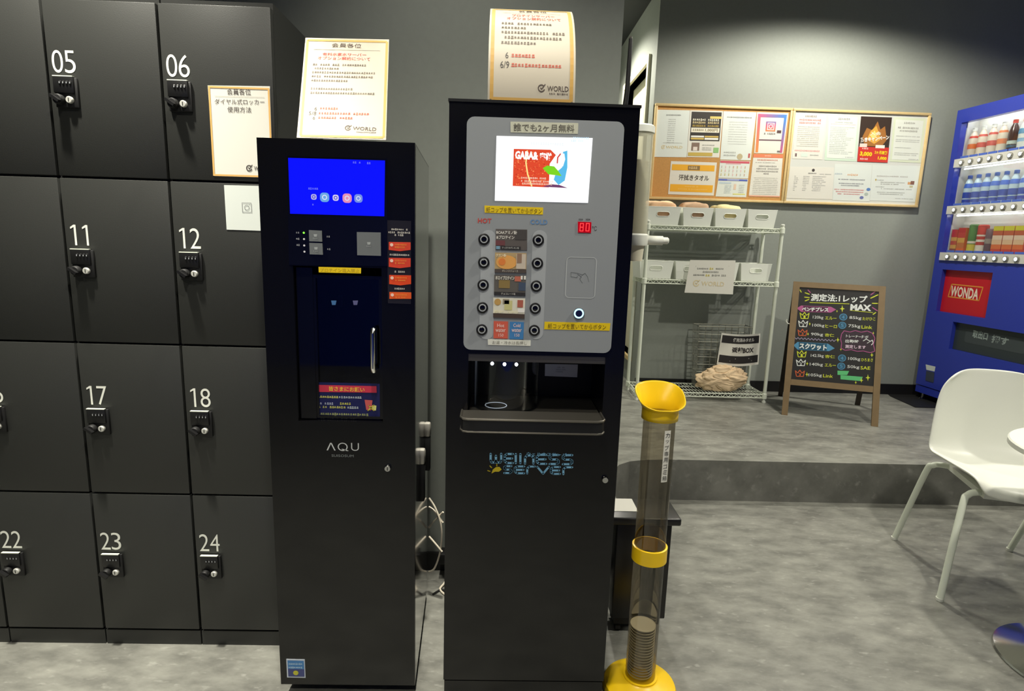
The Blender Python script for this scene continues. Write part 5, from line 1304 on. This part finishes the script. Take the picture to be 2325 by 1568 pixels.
for x, y, n_, kg, who, b1 in ((762, 432, '4', '85kg', 'たけひこ', 1080), (752, 514, '5', '75kg', 'Link', 1050), (750, 838, '4', '100kg', 'ひろまさ', 1055), (742, 918, '5', '50kg', 'SAE', 1030)):
    a, b = CBP.px(*z8(x, y)); ik.disc(a, b, .0195, ink(36, 84, 110), 0, 20); ik.ring(a, b, .0195, .004, bc, 1); ct(n_, (x - 14, y), (x + 14, y + 1), 40, bc, .02)
    ct(kg, (x + 60, y + 8), (x + 180, y + 14), 44, ink(206, 208, 206)); ct(who, (x + 190, y + 16), (b1, y + 20), 38, yc)
cloud = [(745, 600), (770, 568), (830, 580), (880, 565), (940, 582), (1000, 570), (1050, 592), (1075, 640), (1060, 700), (1075, 770), (1030, 785), (960, 768), (900, 772), (840, 755), (780, 762), (740, 740), (745, 690), (735, 650), (745, 600)]
ik.ppoly([z8(*p) for p in cloud[:-1]], ink(44, 26, 40)); cl(cloud, .004, pc)
ct('トレーナー陣が', (790, 618), (1010, 632), 36, wc); ct('出勤時', (782, 668), (915, 676), 38, wc); ct('測定します', (780, 722), (985, 732), 40, ink(226, 200, 220), .02); cl([(960, 668), (990, 650), (1030, 672), (1000, 690), (1050, 660), (1058, 690), (1040, 708)], .004, wc)
ik.ppoly([z8(*p) for p in ((705, 962), (820, 966), (800, 1006), (705, 1004))], gc_); ik.ppoly([z8(*p) for p in ((735, 1006), (955, 1024), (940, 1066), (735, 1048))], gc_)
def star(x, y, s):
    ik.ppoly([z8(*p) for p in ((x, y - s), (x + s * .2, y - s * .2), (x + s * .7, y), (x + s * .2, y + s * .2), (x, y + s), (x - s * .2, y + s * .2), (x - s * .7, y), (x - s * .2, y - s * .2))], yc, 1)
for x, y, s in ((752, 350, 36), (700, 374, 14), (708, 658, 26), (1045, 808, 24), (1006, 1032, 34), (942, 1058, 26), (886, 1080, 18), (430, 500, 18), (412, 600, 18), (405, 893, 20), (402, 1000, 24), (1060, 590, 16), (738, 752, 16)): star(x, y, s)
ik.done('chalk_writing', board_)

# ================================================================== DRINK VENDING MACHINE
r_ = ray(2082, 887); v0 = CAM + r_ * ((PLAT + .05 - CAM_Z) / r_.z)
th = math.radians(-3.95); dV = Vector((math.sin(th), math.cos(th), 0))
VP = Pl((v0.x, v0.y, 0), -dV, (0, 0, 1))
tv = thing('vending_machine', 'blue drinks vending machine with lit buttons and red panel', 'vending machine', tuple(VP.at(.5, PLAT, -.3)))
def vbox(mb, s0, s1, d0, d1, z0, z1, mt):
    return mb.hexa([VP.at(s0, z0, -d0), VP.at(s1, z0, -d0), VP.at(s1, z0, -d1), VP.at(s0, z0, -d1), VP.at(s0, z1, -d0), VP.at(s1, z1, -d0), VP.at(s1, z1, -d1), VP.at(s0, z1, -d1)], mt)
S0, S1, VZ0, VZ1 = -.022, .98, PLAT + .045, 2.139
wz0, wz1, ws0, ws1 = 1.178, 2.055, .024, .93
mb = MB()
vbox(mb, S0, S1, .20, .66, VZ0, VZ1, 'vend_blue')
vbox(mb, S0, S1, .04, .20, VZ0, wz0, 'vend_blue'); vbox(mb, S0, S1, .04, .20, wz1 + .03, VZ1, 'vend_blue'); vbox(mb, S0, ws0, .04, .20, wz0, wz1 + .03, 'vend_blue'); vbox(mb, ws1, S1, .04, .20, wz0, wz1 + .03, 'vend_blue')
obj('cabinet', mb, tv)
mb = MB()
rs0, rs1, rz0, rz1 = .056, .437, .831, 1.112; ls0, ls1, lz0, lz1 = .208, .78, .598, .779
vbox(mb, S0, S1, 0, .04, wz1, VZ1, 'vend_blue'); vbox(mb, S0, ws0, 0, .04, wz0, wz1, 'vend_blue'); vbox(mb, ws1, S1, 0, .04, wz0, wz1, 'vend_blue')
vbox(mb, S0, S1, 0, .04, rz1, wz0, 'vend_blue'); vbox(mb, S0, rs0, 0, .04, rz0, rz1, 'vend_blue'); vbox(mb, rs1, S1, 0, .04, rz0, rz1, 'vend_blue')
vbox(mb, S0, S1, 0, .04, lz1, rz0, 'vend_blue'); vbox(mb, S0, ls0, 0, .04, lz0, lz1, 'vend_blue'); vbox(mb, ls1, S1, 0, .04, lz0, lz1, 'vend_blue')
vbox(mb, S0, S1, 0, .04, VZ0 + .055, lz0, 'vend_blue'); obj('front_door', mb, tv)
mb = MB(); vbox(mb, S0, S1, .004, .04, VZ0, VZ0 + .050, 'vend_blue'); obj('kick_panel', mb, tv)
mb = MB()
vbox(mb, ws0, ws1, .125, .1995, wz0, wz1 + .029, 'vend_inner'); vbox(mb, ws0, ws0 + .006, .041, .125, wz0, wz1 + .029, 'vend_inner'); vbox(mb, ws1 - .006, ws1, .041, .125, wz0, wz1 + .029, 'vend_inner'); vbox(mb, ws0 + .006, ws1 - .006, .041, .125, wz1 + .023, wz1 + .029, 'vend_inner'); vbox(mb, ws0 + .006, ws1 - .006, .041, .125, wz0, wz0 + .004, 'vend_inner')
obj('display_case', mb, tv)
mb = MB(); mb.tube([VP.at(ws0 + .03, wz1 + .012, -.055), VP.at(ws1 - .03, wz1 + .012, -.055)], .008, glow(255, 255, 250, 14), 10); obj('fill_tube', mb, tv)  # hidden tube added to brighten the display case
for zl in (1.764, 1.466):
    mb = MB(); mb.tube([VP.at(ws0 + .03, zl, -.046), VP.at(ws1 - .03, zl, -.046)], .004, glow(255, 255, 250, 14), 8); obj('fill_tube', mb, tv)  # more unseen tubes, added to brighten the lower rows
ROWB = [(1.800, [2187.7, 2208.8, 2231.2, 2253.7, 2277.6, 2300.9, 2323, 2347]), (1.502, [2172, 2192.5, 2213.5, 2236, 2259, 2283, 2307, 2332]), (1.200, [2157, 2175.5, 2196, 2218, 2241, 2264, 2288.5, 2312, 2336])]
yref = {1.800: (372, -.14), 1.502: (477, -.03), 1.200: (580, .06)}
price = mat('price_blue', (70, 100, 190), .4)
for z, xs in ROWB:
    mb = MB(); vbox(mb, ws0 + .002, ws1, -.012, .034, z - .027, z + .025, 'vend_inner'); obj('button_rail', mb, tv)
    mb = MB(); vbox(mb, ws0 + .008, ws1 - .008, .042, .124, z + .020, z + .026, 'vend_inner'); obj('shelf', mb, tv)
    ss = []
    for x in xs:
        y = yref[z][0] + yref[z][1] * (x - xs[0]); ss.append(VP.px(x, y)[0])
    pitch = (ss[6] - ss[0]) / 6
    for k in range(int((ws1 - .04 - ss[0]) / pitch) + 1):
        s = ss[0] + k * pitch; c = VP.at(s, z - .002, .012); mb = MB(); n = VP.n; N = 16
        for j, (r, h, m_) in enumerate(((.017, .0, 'steel'), (.0165, .008, 'steel'))): pass
        ringv = lambda r, h: [c + (VP.u * math.cos(2 * math.pi * i / N) + VP.v * math.sin(2 * math.pi * i / N)) * r + n * h for i in range(N)]
        mb.add(ringv(.0175, 0) + ringv(.016, .009), [(i, (i + 1) % N, N + (i + 1) % N, N + i) for i in range(N)], 'steel'); mb.add(ringv(.016, .009) + ringv(.012, .011), [(i, (i + 1) % N, N + (i + 1) % N, N + i) for i in range(N)], 'steel')
        b = obj('selection_button', mb, tv)
        mb = MB(); mb.add(ringv(.012, .011) + ringv(.007, .0145), [(i, (i + 1) % N, N + (i + 1) % N, N + i) for i in range(N)] + [tuple(range(N, 2 * N))], glow(250, 255, 255, 1.1)); obj('lit_cap', mb, b)
        mb = MB(); vbox(mb, s - pitch * .44, s + pitch * .44, -.004, .0, z + .027, z + .040, price); obj('price_tag', mb, tv)
mb = MB()
for a, b in ((1.828, wz1 - .001), (1.530, 1.771), (1.228, 1.473)): vbox(mb, ws0 + .001, ws1 - .001, .036, .039, a, b, 'pane_clear')
obj('glass_pane', mb, tv)
mb = MB(); vbox(mb, rs0 + .001, rs1 - .001, .028, .0395, rz0 + .001, rz1 - .001, mat('wonda_red', (196, 28, 40), .35)); rp = obj('brand_panel', mb, tv)
RPn = Pl(VP.at(0, 0, -.028), VP.u, VP.v); ik = ink_on(RPn, 0)
gdq = [(2161, 645), (2232, 652), (2222.5, 682), (2153, 673), (2161, 645)]; ik.line([RPn.px(*p) for p in gdq], .007, ink(226, 150, 60))
ik.text('WONDA', (2159, 660), (2222, 668.5), 20, ink(240, 226, 206), 1, .03); ik.done('print', rp)
mb = MB(); vbox(mb, ls0 + .001, ls1 - .001, .026, .0395, lz0 + .001, lz1 - .001, mat('flap_dark', (52, 60, 62), .3)); fl = obj('dispensing_flap', mb, tv)
RPn = Pl(VP.at(0, 0, -.026), VP.u, VP.v); ik = ink_on(RPn, 0); ik.rrect(ls0 + .08, lz0 + .06, ls0 + .5, lz1 - .045, .02, ink(64, 72, 74)); ik.text('取出口', RPn.px(2209, 757), RPn.px(2243, 764), .05, ink(150, 164, 160), 1, .03, px=False); ik.text('押す', RPn.px(2252, 768), RPn.px(2290, 776), .05, ink(140, 152, 150), 1, .03, px=False); ik.done('print', fl)
o = obj('sticker', pslab(VP, [(2102, 827), (2124, 832), (2122, 843), (2103.5, 839)], 0, .001, ink(214, 222, 216)), tv)
o = obj('lock_plate', pslab(VP, [(2104, 841), (2122, 845), (2120, 868), (2102, 863)], 0, .003, ink(58, 66, 84)), tv)
mb = MB(); c = VP.at(.02, PLAT, -.03); mb.tube([c + Vector((0, 0, .012)), c + Vector((0, 0, .05))], .008, 'chrome', 10); mb.lathe([(.028, 0), (.028, .004), (.009, .012)], c, 'chrome', 16); obj('levelling_foot', mb, tv)
mb = MB(); c = VP.at(.94, PLAT, -.03); mb.tube([c + Vector((0, 0, .012)), c + Vector((0, 0, .05))], .008, 'chrome', 10); mb.lathe([(.028, 0), (.028, .004), (.009, .012)], c, 'chrome', 16); obj('levelling_foot', mb, tv)
mb = MB(); mb.box(v0.x + .1, v0.x + .5, v0.y - .9, v0.y - .15, PLAT + .0045, VZ0, 'matt_black'); obj('under_frame', mb, tv)
mb = MB(); zq = PLAT
def ZPp(x, y, z):
    r = ray(x, y); return CAM + r * ((z - CAM_Z) / r.z)
q = [ZPp(2078, 925, PLAT), ZPp(2022, 900, PLAT)]
mb.prism([(q[0].x, q[0].y, PLAT + .0003), (q[0].x + .9, q[0].y - .02, PLAT + .0003), (q[0].x + .9, BACK_Y - .02, PLAT + .0003), (q[1].x + .02, BACK_Y - .02, PLAT + .0003), (q[1].x, q[1].y, PLAT + .0003)], (0, 0, 1), .004, 'matt_black'); tag(obj('floor_mat', mb), 'black mat on the floor under the blue vending machine', 'mat')
# sample drinks behind the glass
def drink(name, label, group, s, d, z0, prof, bands, cap_from=None, cap_mat=None, clear=None):
    c = VP.at(s, z0, -d); t_ = thing(name, label, 'drink', tuple(c), group=group)
    def rad(h):
        for (r0, h0), (r1, h1) in zip(prof, prof[1:]):
            if h0 <= h <= h1: return r0 + (r1 - r0) * ((h - h0) / (h1 - h0) if h1 > h0 else 0)
        return prof[-1][0]
    mb = MB(); mb.lathe(prof, c, clear, 16); obj('body', mb, t_)
    for h0, h1, m_ in bands:
        mb = MB(); mb.lathe([(rad(h0) + .0006, h0), (rad((h0 + h1) / 2) + .0006, (h0 + h1) / 2), (rad(h1) + .0006, h1)], c, m_, 16, cap=False); obj('label', mb, t_)
    if cap_from is not None:
        mb = MB(); top = prof[-1][1]; mb.lathe([(prof[-1][0] + .002, cap_from), (prof[-1][0] + .002, top + .002), (prof[-1][0] * .6, top + .004)], c, cap_mat, 14); obj('cap', mb, t_)
    return t_
BOT = [(.024, 0), (.027, .006), (.027, .115), (.020, .150), (.0115, .168), (.0115, .190)]
zr = [1.800 + .0265, 1.502 + .0265, 1.200 + .0265]
jm = mat('juice_pale', (226, 214, 196), .3); om = ink(226, 120, 60); rd = ink(206, 70, 60); bwm = mat('cola_brown', (70, 46, 40), .25); wb = mat('water_pale', (190, 212, 226), .15); bl2 = ink(60, 104, 206); bl3 = ink(40, 70, 176)
def sx(x, y): return VP.px(x, y)[0]
for k, (x, cm) in enumerate(((2210, 'white_plastic'), (2231, 'white_plastic'), (2254, 'white_plastic'), (2277, 'white_plastic'))):
    drink('juice_bottle', 'pale bottle with an orange label and white cap in the top row', 'orange-label bottles in the top row', sx(x, 330) - .085, .072, zr[0], BOT, [(.062, .092, om if k in (0, 3) else rd), (.128, .142, om if k == 3 else rd)], .172, cm, jm)
drink('cola_bottle', 'dark brown bottle with a red cap in the top row', None, sx(2302, 325) - .085, .072, zr[0], BOT, [(.03, .045, ink(60, 96, 120)), (.05, .07, ink(190, 206, 196))], .172, rd, bwm)
drink('blue_label_bottle', 'pale bottle with blue bands beside the brown bottle', None, sx(2325, 325) - .082, .072, zr[0], BOT, [(.10, .13, ink(90, 150, 190)), (.055, .075, ink(120, 170, 206))], .172, rd, mat('milky', (214, 222, 220), .3))
for k in range(8):
    drink('water_bottle', 'clear water bottle with a blue label in the middle row', 'blue-label water bottles in the middle row', sx(2187, 440) - .045 + k * .0655, .072, zr[1], BOT, [(.020, .040, bl3), (.048, .085, bl3), (.112, .140, bl2)], .172, bl2, wb)
CAN = [(.023, 0), (.0265, .006), (.0265, .145), (.022, .152)]
def pack(name, label, s0, s1, h, cols, group=None):
    z0 = zr[2]; t_ = thing(name, label, 'drink', tuple(VP.at((s0 + s1) / 2, z0, -.10)), group=group)
    mb = MB(); vbox(mb, s0, s1, .045, .105, z0, z0 + h, cols[0]); obj('body', mb, t_)
    hh = h / len(cols)
    for i, c in enumerate(cols):
        mb = MB(); vbox(mb, s0 + .0005, s1 - .0005, .0435, .0448, z0 + i * hh, z0 + (i + 1) * hh - .0006, c); obj('printed_band', mb, t_)
s = .036
yl = ink(226, 170, 80); rr2 = ink(206, 60, 50); gn = ink(90, 140, 70); wh = ink(226, 216, 200); dk2 = ink(104, 74, 84); og = ink(226, 110, 50)
pack('drink_pack', 'red and yellow drink pack at the start of the bottom row', s, s + .048, .150, [ink(150, 80, 50), yl, ink(206, 90, 60), yl, rr2, rr2]); pack('drink_pack', 'red and yellow drink pack next to the green can', s + .051, s + .108, .160, [og, ink(206, 120, 60), yl, rr2, ink(196, 40, 40)])
drink('green_can', 'green and yellow can in the bottom row', None, s + .140, .072, zr[2], [(.023, 0), (.0265, .006), (.0265, .175), (.022, .181)], [(.01, .055, ink(206, 190, 70)), (.06, .075, wh)], None, None, gn)
drink('red_can', 'red and white striped can in the bottom row', None, s + .205, .076, zr[2], [(.026, 0), (.030, .006), (.030, .172), (.024, .178)], [(.01, .05, wh), (.07, .085, wh), (.105, .115, wh)], None, None, rr2)
drink('plum_can', 'dull plum coloured can in the bottom row', None, s + .268, .072, zr[2], CAN, [(.06, .09, ink(150, 140, 130))], None, None, dk2)
for k in range(3): pack('snack_pack', 'orange pack with a yellow top band in the bottom row', s + .31 + k * .072, s + .378 + k * .072, .166, [ink(206, 60, 40), og, ink(232, 190, 150), ink(236, 206, 180), ink(196, 90, 50), ink(214, 206, 40)], 'orange packs in the bottom row')

# ================================================================== CHAIRS AND TABLE
def make_chair():
    t_ = thing('dining_chair', 'white moulded plastic chair with round white metal legs beside the table', 'chair', (0, 0, 0), 0.0)
    prof = [(-.215, .385), (-.222, .405), (-.205, .424), (-.15, .430), (-.05, .424), (.06, .418), (.135, .424), (.185, .455), (.210, .51), (.228, .59), (.245, .68), (.258, .745), (.262, .768)]
    hw_ = [.165, .185, .200, .212, .220, .225, .226, .226, .222, .214, .200, .176, .150]
    NU = 14; vs = []; fs = []
    for i, ((y, z), w) in enumerate(zip(prof, hw_)):
        back = max(0, min(1, (i - 5) / 3))
        for j in range(NU + 1):
            u = -1 + 2 * j / NU; ed = abs(u) ** 3
            vs.append((u * w, y - back * .075 * u * u - .0 * ed, z + (1 - back) * (.040 * ed if i > 1 else .015 * ed) + (-.030 * abs(u) ** 4 if i >= 11 else 0)))
    for i in range(len(prof) - 1):
        for j in range(NU): fs.append((i * (NU + 1) + j, i * (NU + 1) + j + 1, (i + 1) * (NU + 1) + j + 1, (i + 1) * (NU + 1) + j))
    mb = MB(); mb.add(vs, fs, 'white_plastic'); o_ = obj('shell', mb, t_, 180)
    md = o_.modifiers.new('thickness', 'SOLIDIFY'); md.thickness = .012; md.offset = -1
    md = o_.modifiers.new('smooth', 'SUBSURF'); md.levels = 2; md.render_levels = 2
    mb = MB(); mb.box(-.15, .15, -.16, .14, .372, .392, 'white_plastic'); obj('seat_support', mb, t_)
    for sx_ in (-1, 1):
        for sy_, yy in ((-1, -.235), (1, .225)):
            pts = sm([(sx_ * .10, sy_ * .115, .379), (sx_ * .16, sy_ * .135, .384), (sx_ * .195, sy_ * .150, .374), (sx_ * .212, sy_ * .165, .33), (sx_ * .262, yy, .008)], 6)
            mb = MB(); mb.tube(pts, .0115, 'white_metal', 12); mb.lathe([(.0115, 0), (.0125, .002), (.0125, .012)], (sx_ * .263, yy, 0), 'white_plastic', 12); obj('leg', mb, t_)
    return t_
ch = make_chair(); ch.location = (1.925, 2.035, 0); ch.rotation_euler = (0, 0, math.radians(-16.5)); ch['group'] = 'white chairs around the table'
copy_tree(ch, (2.42, 1.99, 0), math.radians(-88), 'white plastic chair showing only a slanted leg by the other chair', 'white chairs around the table')
tcx, tcy = 1.785, 1.54
t = thing('round_table', 'small round white table on a chrome trumpet base', 'table', (tcx, tcy, 0))
mb = MB(); mb.lathe([(.255, .656), (.265, .660), (.265, .674), (.261, .678), (.001, .678)], (tcx, tcy, 0), 'white_plastic', 56); obj('table_top', mb, t)
mb = MB(); mb.lathe([(.03, .026), (.028, .05), (.028, .64), (.07, .650), (.07, .656)], (tcx, tcy, 0), 'chrome', 24); obj('column', mb, t)
mb = MB(); mb.lathe([(.21, 0), (.213, .004), (.21, .009), (.15, .018), (.07, .026), (.035, .04), (.03, .06)], (tcx, tcy, 0), 'chrome', 56); obj('base', mb, t)
